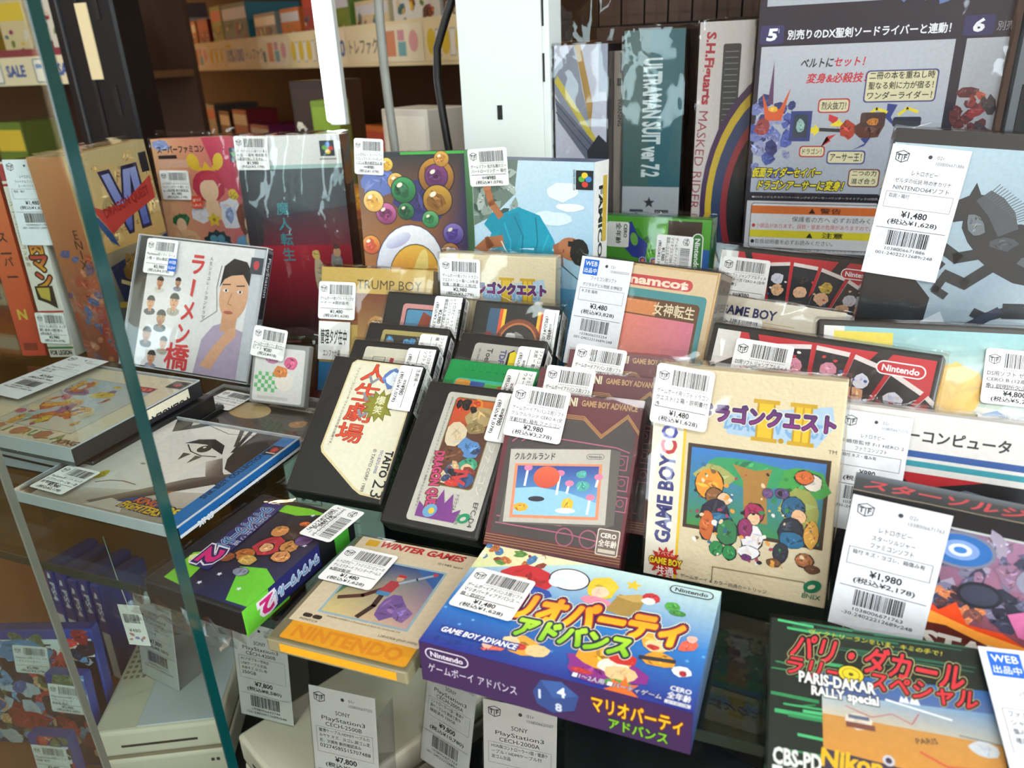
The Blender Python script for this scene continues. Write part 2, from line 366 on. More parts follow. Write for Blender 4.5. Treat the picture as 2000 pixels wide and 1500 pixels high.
def sticker(t, x, y, lines, p1, p2, w=35, h=33, rot=0, off=2.0, wrap=False, seed=1, face='f', web=False, cut=None):
    """white shop price label; x,y = its top left corner on the face"""
    a = math.radians(rot); ca, sa = math.cos(a), math.sin(a)
    A = Art(400, 400, seed); A.M = lambda u, v: (x + u * ca - v * sa, y + u * sa + v * ca)
    A.RR(0, -h, w, h, 2.2, '#ececea')
    B = Art(400, 400, seed); B.M = A.M; B.k = 4
    s = w / 35
    B.cube(5 * s, -6.2, 3 * s); B.bars(10.5 * s, -11, 22 * s, 8.5, seed)
    for i in range(18): B.R(10.5 * s + i * 1.2 * s, -12.6, .5 * s, .7, '#9a9a9a'); B.k -= 1
    B.k += 1
    for i, ln in enumerate(lines): B.T(ln, 2 * s, -16.2 - i * 3.8, 3.0, '#1c1c20', w=min(31.5 * s, len(ln) * 2.7 * s), b=.012)
    B.R(2 * s, -h + 9.3, w - 4 * s, .35, '#222222')
    B.T(p1, w / 2, -h + 5.4, 3.0, '#141418', al='c', w=len(p1) * 2.0 * s, b=.02); B.T(p2, w / 2, -h + 1.3, 3.4, '#141418', al='c', w=len(p2) * 2.4 * s, b=.02)
    if web:
        B.RR(w - 8, -h + 4, 9.5, 12, .6, '#1f5fc0'); B.T('WEB', w - 3.3, -h + 11, 3, '#ffffff', al='c', w=8); B.T('出品中', w - 3.3, -h + 6, 3, '#ffffff', al='c', w=8)
    e = 60
    if wrap:
        o = A.build('price_sticker', t.o, t.F['f'], 'ink_paper', (-e, -e, t.W, t.H + e), base=off)
        s2 = A.build('price_sticker', t.o, lambda u, v, q: t.F['r'](u - t.W, v, q), 'ink_paper', (t.W - .3, -e, t.W + 60, t.H + e), base=off)
        if o: B.build('sticker_print', o, t.F['f'], 'ink_matte', (-e, -e, t.W, t.H + e), base=off)
        if s2: B.build('sticker_print', s2, lambda u, v, q: t.F['r'](u - t.W, v, q), 'ink_matte', (t.W, -e, t.W + 60, t.H + e), base=off)
        return o
    c = cut or (-e, -e, 400, 400)
    o = A.build('price_sticker', t.o, t.F[face], 'ink_paper', c, base=off)
    if o: B.build('sticker_print', o, t.F[face], 'ink_matte', c, base=off)
    return o
def card_art(w, h, head, lines, cond, p1, p2, num='1038006671763', code='02r', web=False, seed=3, low='001-24022212689r248'):
    B = Art(w, h, seed); B.k = 4; s = w / 45
    if web: B.R(3 * s, h - 14 * s, 13 * s, 12 * s, '#1e62c4'); B.T('WEB', 9.5 * s, h - 7 * s, 3.6 * s, '#ffffff', al='c', w=10.5 * s); B.T('出品中', 9.5 * s, h - 12.5 * s, 3.8 * s, '#ffffff', al='c', w=11 * s)
    else: B.cube(7 * s, h - 7 * s, 3.8 * s)
    B.E(23 * s, h - 6 * s, 1.2 * s, 1.2 * s, '#3a3c46'); B.T(code, 27 * s, h - 7 * s, 2.2 * s, '#70747c'); B.T(num, 27 * s, h - 10.5 * s, 2 * s, '#70747c', w=16 * s)
    y = h - 18 * s; B.T(head, w / 2, y, 3 * s, '#2a2c34', al='c', w=min(len(head) * 2.5 * s, 40 * s)); y -= 5 * s
    for ln in lines: B.T(ln, w / 2, y, 2.9 * s, '#2a2c34', al='c', w=min(len(ln) * 2.5 * s, 41 * s)); y -= 4.4 * s
    bh = max(10 * s, 4 * s * len(cond) + 3 * s); B.frame(3 * s, y - bh + 3 * s, w - 6 * s, bh, .22, '#55585f')
    for i, c in enumerate(cond): B.T(c, 5 * s, y - .8 * s - i * 3.8 * s, 2.7 * s, '#2a2c34', w=min(len(c) * 2.4 * s, w - 10 * s))
    y -= bh + 2.5 * s
    B.T(p1, w / 2, y, 3.8 * s, '#16181e', al='c', w=len(p1) * 2.5 * s, b=.02); y -= 5.3 * s; B.T(p2, w / 2, y, 4.0 * s, '#16181e', al='c', w=len(p2) * 2.9 * s, b=.02)
    y -= 2.4 * s; B.R(2 * s, y, w - 4 * s, .3, '#2c2e34'); y -= 10.5 * s
    B.bars(10 * s, y, 25 * s, 9.5 * s, seed); B.T(num, w / 2, y - 3.2 * s, 2 * s, '#33363c', al='c', w=24 * s); B.T(low, w / 2, y - 6.3 * s, 2 * s, '#33363c', al='c', w=34 * s)
    return B
def card(t, x, y, w, h, off=1.9, rot=0, face='f', name='price_card', **k):
    """stiff paper price card lying on a face; x,y = top left corner"""
    a = math.radians(rot); ca, sa = math.cos(a), math.sin(a); M = lambda u, v: (x + u * ca - (v - h) * sa, y + u * sa + (v - h) * ca)
    A = Art(w, h); A.M = M; A.R(0, 0, w, h, '#dcdfe4'); o = A.build(name, t.o, t.F[face], 'ink_paper', (-200, -200, 400, 400), base=off)
    B = card_art(w, h, **k); B.polys = [([M(*p) for p in P], C, kk) for P, C, kk in B.polys]; B.build('card_print', o, t.F[face], 'ink_matte', (-200, -200, 400, 400), base=off); return o
def pill(A, x, y, w, h, c, fill=None, t='Nintendo', tc=None):
    A.RR(x, y, w, h, h / 2 - .01, c, 6)
    if fill: A.RR(x + h * .09, y + h * .09, w - h * .18, h * .82, h * .41 - .01, fill, 6)
    A.T(t, x + w / 2, y + h * .28, h * .44, tc or c, al='c', w=w * .74, b=.03)
# ================================================================== the setting
def struct(name, dims, m, parent=None, bevel=0):
    o = box(name, dims, m, parent, bevel)
    if parent is None: o['kind'] = 'structure'; o.location = (0, 0, CAMZ)
    return o
mat('floor_vinyl', '#8a6d52', .35, var=.25, bscale=6); mat('ceiling_panel', '#e6dccb', .8, var=.06, bscale=9); mat('shop_wall', '#c9a77c', .8, var=.12, bscale=5)
mat('white_steel', '#dfe6e2', .4, spec=.4, var=.04, bscale=12); mat('black_steel', '#14151a', .35, metal=.3); mat('grey_steel', '#5b6064', .4, metal=.6, var=.2, bscale=30)
mat('glass_edge', '#064443', .15, coat=.5, var=.35, bscale=9); mat('glass_edge_dark', '#12302b', .15, coat=.5); mat('dark_panel', '#1c1713', .5, var=.4, bscale=8); mat('wood_panel', '#b0642a', .45, var=.55, bscale=5)
mat('cream_steel', '#d9c4a0', .5); mat('rail_card', '#f0dcae', .5); mat('rubber_black', '#121212', .4); mat('rubber_grey', '#8f9088', .5, var=.25, bscale=60)
mat('slot_dark', '#0b0b0c', .6); mat('reflection_glow', '#ffffff', .4, emit=('#eaf4ff', 9.0))
struct('floor', (-6000, -2500, -1290, 2600, 6000, -1250), 'floor_vinyl')
struct('ceiling', (-6000, -2500, 1400, 2600, 6000, 1440), 'ceiling_panel')
struct('wall_back', (-6000, 5960, -1250, 2600, 6000, 1400), 'shop_wall')
struct('wall_left', (-6000, -2500, -1250, -5960, 5960, 1400), 'shop_wall')

def window_wall(name, horiz, at, a0, a1, openings, sill, head):
    # wall of piers between real openings to the daylight outside
    edges = [a0] + [v for o_ in openings for v in o_] + [a1]; o = None; bm = bmesh.new()
    def pier(u0, u1, z0, z1): bm_box(bm, *((u0, at, z0, u1, at + 60, z1) if horiz else (at, u0, z0, at + 60, u1, z1)))
    for i in range(0, len(edges), 2): pier(edges[i], edges[i + 1], -1250, 1400)
    for (u0, u1) in openings: pier(u0, u1, -1250, sill); pier(u0, u1, head, 1400)
    bmesh.ops.recalc_face_normals(bm, faces=bm.faces); o = from_bm(name, bm, 'shop_wall'); o.location.z = CAMZ; o['kind'] = 'structure'
window_wall('wall_front', True, -1900, -6000, 2600, WIN_FRONT, SILL, HEAD)
window_wall('wall_right', False, 2600, -1900, 6000, WIN_RIGHT, SILL, HEAD)

# bright lamp tubes added out of view behind the viewer for glints on the clear film and lids
mat('lamp_tube', '#ffffff', .4, emit=('#f4f8ff', 42.0))
def lamp(label, p0, p1):
    o = empty('tube_lamp', mm(*p0)); d = Vector(p1) - Vector(p0); tag(o, label, 'lamp')
    tube('lit_tube', [(0, 0, 0), tuple(d)], 14, 'lamp_tube', o, 8)
    for q in (0, 1): tube('end_cap', [tuple(d * q), tuple(d * q + (d.normalized() * (20 if q else -20)))], 16, 'white_steel', o, 8)
    return o
lamp('ceiling light tube added out of view at left', (-3100, -1300, 1360), (-1700, -1500, 1360))
lamp('ceiling light tube added out of view at right', (-200, -1100, 1360), (1000, -1100, 1360))

# the display case: glass shelf, two sliding glass doors, white upright behind, dark lower cabinet
o = box('glass_shelf', (-1100, 262, -287.5, 420, 765, -281.4), 'shelf_glass'); o.location.z = CAMZ
tag(o, 'glass shelf of the display case carrying the old games', 'shelf')
e_ = box('shelf_edge', (-1100, 261.2, -287.5, 420, 261.9, -281.4), 'glass_edge_dark', o)
door = box('sliding_glass_door', (-1200, 215, -640, -260.4, 221, 420), 'glass'); door.location.z = CAMZ
tag(door, 'clear sliding glass door with thick teal edge covering the left of the case', 'glass door')
box('polished_edge', (-260.4, 215, -640, -259.6, 221, 420), 'glass_edge', door)
door = box('sliding_glass_door', (-1300, 226, -640, -381, 230, -120), 'glass'); door.location.z = CAMZ
tag(door, 'rear sliding glass door with thin grey edge, at lower left', 'glass door')
box('polished_edge', (-381, 226, -640, -379.4, 230, -120), 'rubber_grey', door)
pole = empty('case_upright', mm(-354, 772, -640)); tag(pole, 'broad white steel upright standing behind the game boxes', 'upright')
def upright(o, w, h, m, slots, face_y=0):
    box('panel', (0, 0, 0, w, 14, h), m, o, 1)
    for (x, z, sw, sh) in slots: box('slot', (x, -.6, z, x + sw, .2, z + sh), 'slot_dark', o, .2)
upright(pole, 90, 1150, 'white_steel', [(40, 575, 5.5, 14), (40, 720, 5.5, 14)])
box('side_flange', (90, 0, 0, 97, 40, 1150), 'white_steel', pole, .5)
for z in (610, 660): box('slot', (90.2, -.4, z, 92.2, .2, z + 26), 'slot_dark', pole)
pole = empty('case_upright', mm(136, 752, -640)); tag(pole, 'grey slotted steel upright at the far right edge', 'upright')
upright(pole, 26, 1150, 'grey_steel', [(7, 560 - i * 105, 10, 38) for i in range(-2, 4)])
pole = empty('case_upright', mm(-1165, 1000, -1250)); tag(pole, 'black steel upright beyond the glass at upper left', 'upright')
box('panel', (0, 0, 0, 132, 60, 2400), 'black_steel', pole, 4); box('groove', (58, -2, 0, 66, 0, 2400), 'slot_dark', pole); box('groove', (20, -3, 0, 24, 0, 2400), 'grey_steel', pole)
for z in (1180, 1320): box('slot', (96, -1.5, z, 106, .5, z + 46), 'slot_dark', pole)
sh = box('pale_slip', (60, -3, 1235, 84, -1, 1345), 'rail_card', pole)
# lower cabinet
struct('floor_lower_left', (-1100, 230, -660, -580, 800, -641), 'wood_panel')
struct('floor_lower_right', (-580, 230, -660, 420, 800, -641), 'dark_panel')
struct('wall_lower_back', (-560, 788, -641, 420, 800, -290), 'dark_panel')
o = box('wood_board', (-1090, 610, -640, -640, 630, -300), 'wood_panel'); o.location.z = CAMZ; tag(o, 'reddish brown wood board behind the game cases at lower left', 'board')
# glowing bar built for a lamp tube's reflection in the back glass, cables
o = empty('tube_reflection', mm(-563, 852, -72)); tag(o, 'bright white vertical bar standing in for a tube reflected in the back glass', 'lamp')
box('reflection_bar', (-9, -6, 0, 9, 6, 235), 'reflection_glow', o, 4, 3); box('bar_back', (-11, 6, -4, 11, 16, 240), 'white_steel', o, 1)
bm = tube('cable', [(-455 + 2 * math.sin(i), 800, 200 - i * 42) for i in range(11)], 5.2, 'rubber_grey'); bm.location.z = CAMZ; tag(bm, 'thick grey cable hanging behind the case', 'cable')
pts = [(-352, 805, 130), (-362, 803, 70), (-378, 801, 35), (-391, 800, 5), (-393, 800, -25), (-390, 800, -60), (-386, 800, -95), (-380, 800, -140), (-374, 800, -200)]
bm = tube('cable', pts, 4.6, 'rubber_black'); bm.location.z = CAMZ; tag(bm, 'black cable hanging beside the white upright', 'cable')

# ---- shop aisle beyond the glass: one long gondola with a price rail
ang = math.atan2(1600, -2541)      # runs from near right to far left
gd = empty('shop_shelving', mm(-700, 1560, -1250), (0, 0, ang)); tag(gd, 'long wooden shop shelving with price strips beyond the glass', 'shelving')
# local frame: x along the run, -y is towards the viewer after the turn -> use +y as front
LZ = [900, 1255, 1290 + 330]
mat('shelf_brown', '#7a5232', .5, var=.3, bscale=12); mat('shelf_dark', '#4a3020', .6, var=.3, bscale=10)
box('back_panel', (0, -420, 0, 3400, -400, 2300), 'shelf_dark', gd)
for z in (500, 900, 1262, 1690, 2050): box('shelf_board', (-40, -400, z - 18, 3400, 0, z), 'shelf_brown', gd, 1)
rail = box('price_rail', (-40, 0, 1228, 3400, 6, 1322), 'cream_steel', gd, 1)
A = Art(3440, 94, 5); A.R(0, 0, 3440, 94, '#efdcae'); rr = random.Random(4)
for n_, x in enumerate(range(30, 3400, 190)):
    k = n_ % 4; A.R(x, 8, 182, 78, ('#f4e6c6', '#f1deae', '#f3e4c0', '#eeddb4')[k])
    if k == 2: A.T('10%', x + 8, 26, 38, '#46669c', w=70, b=.03); A.T('100', x + 92, 26, 38, '#46669c', w=80, b=.03); A.R(x + 4, 68, 60, 12, '#e4c63c')
    elif k == 1:
        for j in range(3): A.E(x + 26 + j * 56, 46, 18, 26, '#e4c23a'); A.RR(x + 42 + j * 56, 16, 24, 54, 3, '#b8b4ac'); A.RR(x + 44 + j * 56, 19, 20, 48, 2, '#f2ead8')
    elif k == 0: A.R(x + 14, 20, 44, 54, '#e0906c'); A.R(x + 70, 20, 36, 30, '#7ab0b4'); A.R(x + 70, 52, 30, 22, '#d89aa0'); A.E(x + 140, 50, 20, 22, '#e6a6a6')
    else: A.T('トレファク', x + 10, 28, 34, '#55524c', w=150, b=.02); A.RR(x + 160, 20, 20, 30, 2, '#6a6a6a')
A.build('price_strips', rail, lambda x, y, e: (3400 - x, 6 + e, 1228 + y), 'ink_paper', step=.02)
# goods on the shelving: each box a thing of its own
cols = [('crimson', '#9c2a34'), ('yellow', '#d9a92e'), ('teal', '#2f6a72'), ('cream', '#d8c49a'), ('brown', '#5a3320'), ('navy', '#22304e'), ('orange', '#c8642a'), ('magenta', '#8a2a58'), ('green', '#5f7f2e'), ('grey', '#80807a'), ('white', '#dcd6c8'), ('rust', '#7a3a22')]
r = random.Random(12); mats_g = {}
rows = [(1690, 'top', 240), (1262, 'upper', 250), (900, 'middle', 260), (500, 'lower', 260)]
for zi, (z, rn, hh) in enumerate(rows):
    x = 10; i = 0
    while x < (2500 if zi else 1500):
        w_ = r.uniform(90, 220); h_ = r.uniform(.4, .95) * hh; cn, ch = cols[(i * 5 + zi * 3 + r.randrange(3)) % len(cols)]; d_ = r.uniform(90, 200)
        m_ = 'goods_' + cn; mat(m_, ch, .4, coat=.2, var=.35, bscale=18)
        ob = empty('goods_box', gd.matrix_basis @ Vector((x * .001, -.03, z * .001))); ob.location = mm(-700, 1560, -1250) + Matrix.Rotation(ang, 3, 'Z') @ Vector((x * .001, -.03, z * .001 + .0015)); ob.rotation_euler = (0, 0, ang + r.uniform(-.05, .05))
        box('carton', (0, -d_, 0, w_, 0, h_), m_, ob, 1.5)
        A = Art(w_, h_, i + zi * 40)
        A.R(0, 0, w_, h_, ch); A.R(4, h_ * .72, w_ - 8, h_ * .2, r.choice(('#e8dcc0', '#e7c640', '#d0d4d8', '#b83030'))); A.dabs(5, 5, w_ - 10, h_ * .6, [c for _, c in cols], 26, w_ * .02, w_ * .07); A.T(rr.choice(('SALE', 'NEW', 'HOBBY', 'GAME')), w_ * .12, h_ * .76, h_ * .1, '#3a2a22', w=w_ * .7, b=.03) if 0 else None
        A.build('front_print', ob, lambda x_, y_, e, w_=w_: (w_ - x_, e, y_), 'ink_gloss', step=.05, base=.2)
        tag(ob, '%s box, %s from the right on the %s shelf beyond the glass' % (cn, ('first', 'second', 'third', 'fourth', 'fifth', 'sixth', 'seventh', 'eighth', 'ninth', 'tenth', 'eleventh', 'twelfth', 'thirteenth', 'fourteenth', 'fifteenth', 'sixteenth', 'seventeenth', 'eighteenth', 'nineteenth', 'twentieth')[min(i, 19)], rn), 'box', 'boxed goods on the shop shelving')
        x += w_ + r.uniform(16, 50); i += 1
s2 = empty('shop_shelving', mm(-2750, 1420, -1250)); tag(s2, 'second run of shelving at the far left beyond the glass door', 'shelving')
box('back_panel', (0, 360, 0, 1150, 380, 2300), 'shelf_dark', s2)
for z in (520, 900, 1240, 1660): box('shelf_board', (0, 0, z - 18, 1150, 360, z), 'shelf_brown', s2, 1)
rail = box('price_rail', (0, -6, 1222, 1150, 0, 1300), 'cream_steel', s2, 1)
A = Art(1150, 78, 6); A.R(0, 0, 1150, 78, '#efe2bc'); A.R(0, 62, 1150, 16, '#8a2f3c')
for i in range(7): A.RR(20 + i * 165, 4, 60, 54, 6, '#9aa4ac'); A.RR(24 + i * 165, 8, 52, 46, 4, '#f4efe4'); A.R(28 + i * 165, 36, 22, 9, '#4a8ac8'); A.R(52 + i * 165, 36, 20, 9, '#e08a60'); A.T('SALE', 95 + i * 165, 20, 24, '#3a5fa8', w=60, b=.04)
A.build('price_strips', rail, lambda x, y, e: (x, -6 - e, 1222 + y), 'ink_paper', step=.02)
for i in range(9):
    cn, ch = cols[(i * 7 + 2) % len(cols)]; mat('goods_' + cn, ch, .4, coat=.2, var=.35, bscale=18); w_ = r.uniform(80, 108); h_ = r.uniform(120, 260); zz = 1240 if i % 3 else 900
    ob = empty('goods_box', mm(-2740 + i * 126, 1450, -1248.5 + zz)); box('carton', (0, 0, 0, w_, 140, h_), 'goods_' + cn, ob, 1.5); A = Art(w_, h_, i + 300); A.R(0, 0, w_, h_, ch); A.R(4, h_ * .7, w_ - 8, h_ * .22, r.choice(('#e8dcc0', '#e7c640', '#b83030'))); A.dabs(5, 5, w_ - 10, h_ * .55, [c for _, c in cols], 12, 4, 10)
    A.build('front_print', ob, lambda x_, y_, e: (x_, -e, y_), 'ink_gloss', step=.05, base=.2); tag(ob, '%s box on the far left shelving, %s from the left' % (cn, ('first', 'second', 'third', 'fourth', 'fifth', 'sixth', 'seventh', 'eighth', 'ninth')[i]), 'box', 'boxed goods on the shop shelving')
# low counter just behind the case with a few odd goods lying on it
o = box('counter', (-1020, 860, -1250, -370, 1300, -205), 'shelf_brown'); o.location.z = CAMZ; tag(o, 'brown wooden counter right behind the back row of games', 'counter')
def odd(name, label, x, y, z, w_, d_, h_, rot, m_, base, dcols, seed):
    ob = empty(name, mm(x, y, z), (0, 0, math.radians(rot))); mat(m_, base, .4, coat=.3, var=.2, bscale=25); box('carton', (0, 0, 0, w_, d_, h_), m_, ob, 1.2)
    A = Art(w_, h_, seed); A.R(w_ * .06, h_ * .06, w_ * .88, h_ * .88, dcols[0]); A.dabs(w_ * .1, h_ * .1, w_ * .8, h_ * .55, dcols, 12, w_ * .05, w_ * .13)
    A.build('front_print', ob, lambda a, b, e: (a, -e, b), 'ink_gloss', step=.03, base=.1); tag(ob, label, 'box'); return ob
odd('goods_box', 'white carton with red circles on the counter behind the glass', -560, 960, -205, 90, 70, 140, -20, 'carton_white', '#e9e2d4', ['#efe8da', '#c83a3a', '#7a4a30', '#c89060'], 3)
odd('goods_box', 'tall lime green carton behind the reflected light bar', -700, 1000, -205, 44, 40, 150, 10, 'carton_lime', '#7f9a2c', ['#8aa630', '#5a7424', '#a8bc50'], 4)
odd('goods_box', 'low orange carton on the counter near the grey cable', -640, 905, -205, 90, 40, 42, 8, 'carton_orange', '#d88a22', ['#e09a2a', '#b85a1a', '#f0c050'], 5)
odd('goods_box', 'red and cream carton behind the pink game box', -830, 960, -205, 60, 50, 105, -8, 'carton_red', '#b03428', ['#c84a38', '#e6d0b0', '#803020', '#d8b870'], 6)
odd('goods_box', 'dark teal wrapped carton behind the pink game box', -905, 940, -205, 95, 60, 82, -15, 'carton_teal', '#2e4a46', ['#3d5c56', '#243834', '#8fa8a0'], 7)
odd('goods_box', 'dark brown carton with small white tag behind the glass', -790, 1080, -205, 95, 60, 175, -5, 'carton_dark', '#2a1d18', ['#33221c', '#1c1412', '#e8e0d0'], 8)
# wire basket behind the tall boxes on the right
wb = empty('wire_basket', mm(-250, 930, 20)); tag(wb, 'dark wire basket behind the tall boxes', 'basket')
for i in range(12): tube('wire', [(i * 26, 0, 0), (i * 26, 0, 110)], 1.1, 'black_steel', wb, 5)
for z in (0, 36, 72, 108): tube('wire', [(-10, 0, z), (310, 0, z)], 1.1, 'black_steel', wb, 5)
o = box('stock_shelf', (-260, 960, -1250, 420, 1400, 140), 'shelf_dark'); o.location.z = CAMZ; tag(o, 'dark stock shelf behind the tall boxes on the right', 'shelf')
# ================================================================== the games
mat('card_white', '#e6e4de', .5, spec=.4); mat('card_cream', '#e2d3ae', .6, bump=.5, bscale=420, var=.1); mat('card_pink', '#d98a80', .5, coat=.2); mat('card_black', '#15141a', .4, coat=.3); mat('card_tan', '#b89a63', .6, var=.2, bscale=40)
mat('card_indigo', '#35204a', .4, coat=.3); mat('card_green', '#2f7a2e', .4, coat=.3); mat('card_burgundy', '#5e0f22', .4, coat=.3); mat('card_red', '#c23a28', .5); mat('cart_black', '#1b1a1a', .45, bump=.15, bscale=900); mat('cart_green', '#10934c', .4, bump=.1, bscale=900); mat('cart_grey', '#9a9a98', .45)
mat('case_black', '#17181a', .3, coat=.2); mat('case_olive', '#8d8768', .15, coat=.6); mat('card_gold', '#b99a52', .45, coat=.3); mat('card_grey', '#b9bdc6', .4, coat=.3); mat('card_blue', '#2a4f8e', .4, coat=.3); mat('foil_gold', '#d9b98a', .25, metal=.5, var=.15, bscale=30)
GB = 'boxed and loose games on the glass shelf'
TAX = lambda n: '(税込¥%s)' % n

# ---- blue party game box lying flat in front
t = thing('mario', 'game_box', 'blue game box with yellow title lying flat at the front edge', 'game box', GB); W, H, D = t.W, t.H, t.D; body(t, 'card_indigo')
A = Art(W, H, 1); A.G(0, 0, W, H * .45, '#26308c', '#2f7fcb'); A.G(0, H * .45, W, H * .55, '#2f7fcb', '#c9e6e2')
A.GP(((0, 60), (60, 83), (0, 83)), ('#d8e0a0', '#eee6c0', '#e8dfae')); A.dabs(0, 68, 40, 14, ['#e9d28c', '#b86a34', '#4a7aa8', '#efe8d0', '#5a8a3c', '#8a3a2a'], 22, 1.2, 3.4)
for i in range(30): A.S(A.rnd.uniform(0, W), A.rnd.uniform(2, 60), 1.3, .5, 5, '#6fb4e6' if i % 2 else '#4a8ed8')
A.B(32, 60, 16, 12, '#c5252c', 12, .15); A.B(29, 55, 8, 7, '#e7b98c', 10, .2); A.B(38, 51, 12, 6, '#2a4aa0', 10, .2); A.E(54, 67, 11, 9, '#2a2a3a'); A.E(54, 67, 10.2, 8.2, '#e9eef8', c2='#ffffff'); A.E(49, 63, 5, 4, '#dfe6f4')
A.B(72, 66, 9, 10, '#f0c93a', 12, .2); A.B(72, 62, 5, 5, '#f3d2b4', 9, .15); A.B(72, 55, 9, 4, '#ea8fa8', 9, .2); A.P(((78, 50), (82, 64), (95, 62), (94, 52), (88, 48)), '#a88a48'); A.P(((80, 62), (92, 67), (97, 62), (90, 60)), '#caa860')
A.S(87, 73, 4.5, 2, 5, '#f2c93a'); A.B(98, 66, 5, 4.5, '#c8323a', 9, .2); A.B(97, 63, 4, 3, '#f3efe6', 9, .2); A.B(109, 63, 4.5, 4, '#4fa848', 9, .2); A.B(112, 59, 5, 2.5, '#3f8a3c', 9, .2)
# lower crowd, abstract
A.B(47, 13, 12, 7, '#e9a53a', 11, .3); A.B(42, 14, 5, 4, '#ecd3a0', 9, .2); A.B(56, 12, 7, 4.5, '#ecc98f', 9, .2); A.B(47, 12, 4, 2.5, '#c83a34', 9, .2); A.B(37, 8, 8, 3, '#e86a50', 11, .5, 20); A.B(33, 9, 4, 3.5, '#f4b8a0', 9, .4)
A.B(88, 12, 22, 11, '#8a2f86', 14, .3); A.B(86, 18, 14, 9, '#e9a02c', 12, .25); A.B(92, 14, 8, 5.5, '#efe6d4', 10, .2); A.B(95, 20, 8, 4, '#c8302c', 10, .3); A.B(96, 11, 9, 5, '#eac48c', 10, .2); A.B(97, 4.5, 7, 3.5, '#4f9a3c', 10, .2); A.S(99, 2, 8, 4, 7, '#e8702a'); A.B(79, 7, 6, 2, '#c03a34', 9, .3)
A.B(107, 36, 9, 8, '#e5a838', 11, .25); A.B(107, 33, 6, 4, '#ecd09a', 9, .2); A.B(106, 32, 3.5, 2, '#c43634', 9, .2); A.B(110, 25, 9, 6, '#e9a02c', 11, .3); A.L(((102, 24), (117, 26)), 2.5, '#3a3238'); A.B(121, 38, 4, 6, '#ea6650', 10, .45, -30); A.B(122, 43, 3, 3, '#f6c0b0', 9, .4); A.B(121, 21, 5, 3.6, '#eef2f8', 9, .2); A.B(122, 20, 2, 2, '#a82c34', 7, .2)
A.T('マリオパーティ', 18, 29, 18, '#f7c81f', w=99, rot=4, sh=.12, b=.066, ol=(('#f2ead0', .2), ('#241a4e', .17), ('#a82222', .115)), grad='#f59b1f')
A.T('アドバンス', 41, 19, 12.5, '#7fc226', w=55, rot=3, sh=.1, b=.066, ol=(('#f2ead0', .2), ('#241a4e', .17), ('#174a2c', .11)), grad='#b6e23c')
A.R(6, 8.3, 41, 5.2, '#2a3f8e'); A.T('GAME BOY ADVANCE', 7, 9.3, 3.4, '#f4f6fa', w=39, sh=.15, b=.03); A.T('ゲームボーイ アドバンス', 6, 2.4, 4.2, '#1d3a7e', w=40)
pill(A, 105, 73.5, 22, 6.5, '#15181e', '#b9d6dc', tc='#15181e')
A.T('■1〜2人用 ■パーティゲーム', 76, 2.2, 3, '#f2f2f6', w=40, ol=(('#2a2a6a', .08),)); A.T('CERO', 123, 9, 2.6, '#f2f2f6', al='c', w=9, b=.02); A.T('全年齢', 123, 4.2, 4, '#f2f2f6', al='c', w=10, b=.03); A.R(117.5, 1.2, 11, 2, '#d8dce4'); A.T('全年齢対象', 123, 1.5, 1.4, '#3a3a5a', al='c', w=9)
paste(t, A, 'cover_print')
A = Art(W, D, 2); A.R(0, 0, W, D, '#3b2452'); pill(A, 3, 14.5, 23, 7, '#d8d2de', '#3b2452', tc='#d8d2de'); A.T('ゲームボーイ アドバンス', 4, 6.5, 5.5, '#d4cedc', w=46)
A.P(((58, 12), (62, 20), (72, 22), (80, 16), (78, 7), (68, 2), (60, 5)), '#2f4a86'); A.P(((62, 20), (72, 22), (80, 16), (68, 11)), '#3a5c9c'); A.T('1', 61, 9, 5, '#cfd8e8', b=.03); A.T('4', 70, 13, 5.5, '#dfe6f0', b=.03); A.T('8', 69, 4, 4.5, '#cfd8e8', b=.03)
A.T('マリオパーティ', 86, 10, 9, '#f0bf22', w=40, b=.04, ol=(('#6a1c1c', .1),)); A.T('アドバンス', 94, 2.5, 6, '#86c22c', w=26, b=.04, ol=(('#173a22', .09),)); paste(t, A, 'edge_print', 'b')
A = Art(D, H, 2); A.G(0, 0, D, H, '#2c3f8c', '#9cc4d8'); paste(t, A, 'edge_print', 'r')
sticker(t, 4, 60, ['ゲームボーイアドバンス用ソフト', 'マリオパーティアドバンス ー', '箱・取説付'], '¥1,480', TAX('1,628'), rot=-3, off=1.4, seed=11)

# ---- disk card in its clear case
t = thing('winter', 'disk_case', 'cream winter sports disk card in an olive clear case', 'game case', GB); W, H, D = t.W, t.H, t.D
box('case_tray', (0, 1.2, 0, W, D, H), 'case_olive', t.o, 1.2, 2)
A = Art(W, H, 3); A.RR(6.5, 2.2, 73, 17, 1.5, '#f2a81c'); A.T('NINTENDO', 12, 5, 8.5, '#e8901a', w=62, b=.05)
A.R(3.5, 15.5, 76.5, H - 15.5, '#e6d5b4'); A.R(15, 25, 54, 50.5, '#9fc0cc'); A.GP(((16.5, 26.5), (67.5, 26.5), (67.5, 74), (16.5, 74)), ('#e8d58a', '#d9b0a8', '#1f4a8c', '#2a4a7c')); A.P(((16.5, 40), (30, 74), (16.5, 74)), '#56805c'); A.P(((50, 74), (67.5, 60), (67.5, 74)), '#2e64a8')
A.B(52, 40, 9, 12, '#7a5aa0', 10, .3); A.B(60, 36, 6, 7, '#8a6aac', 9, .3)
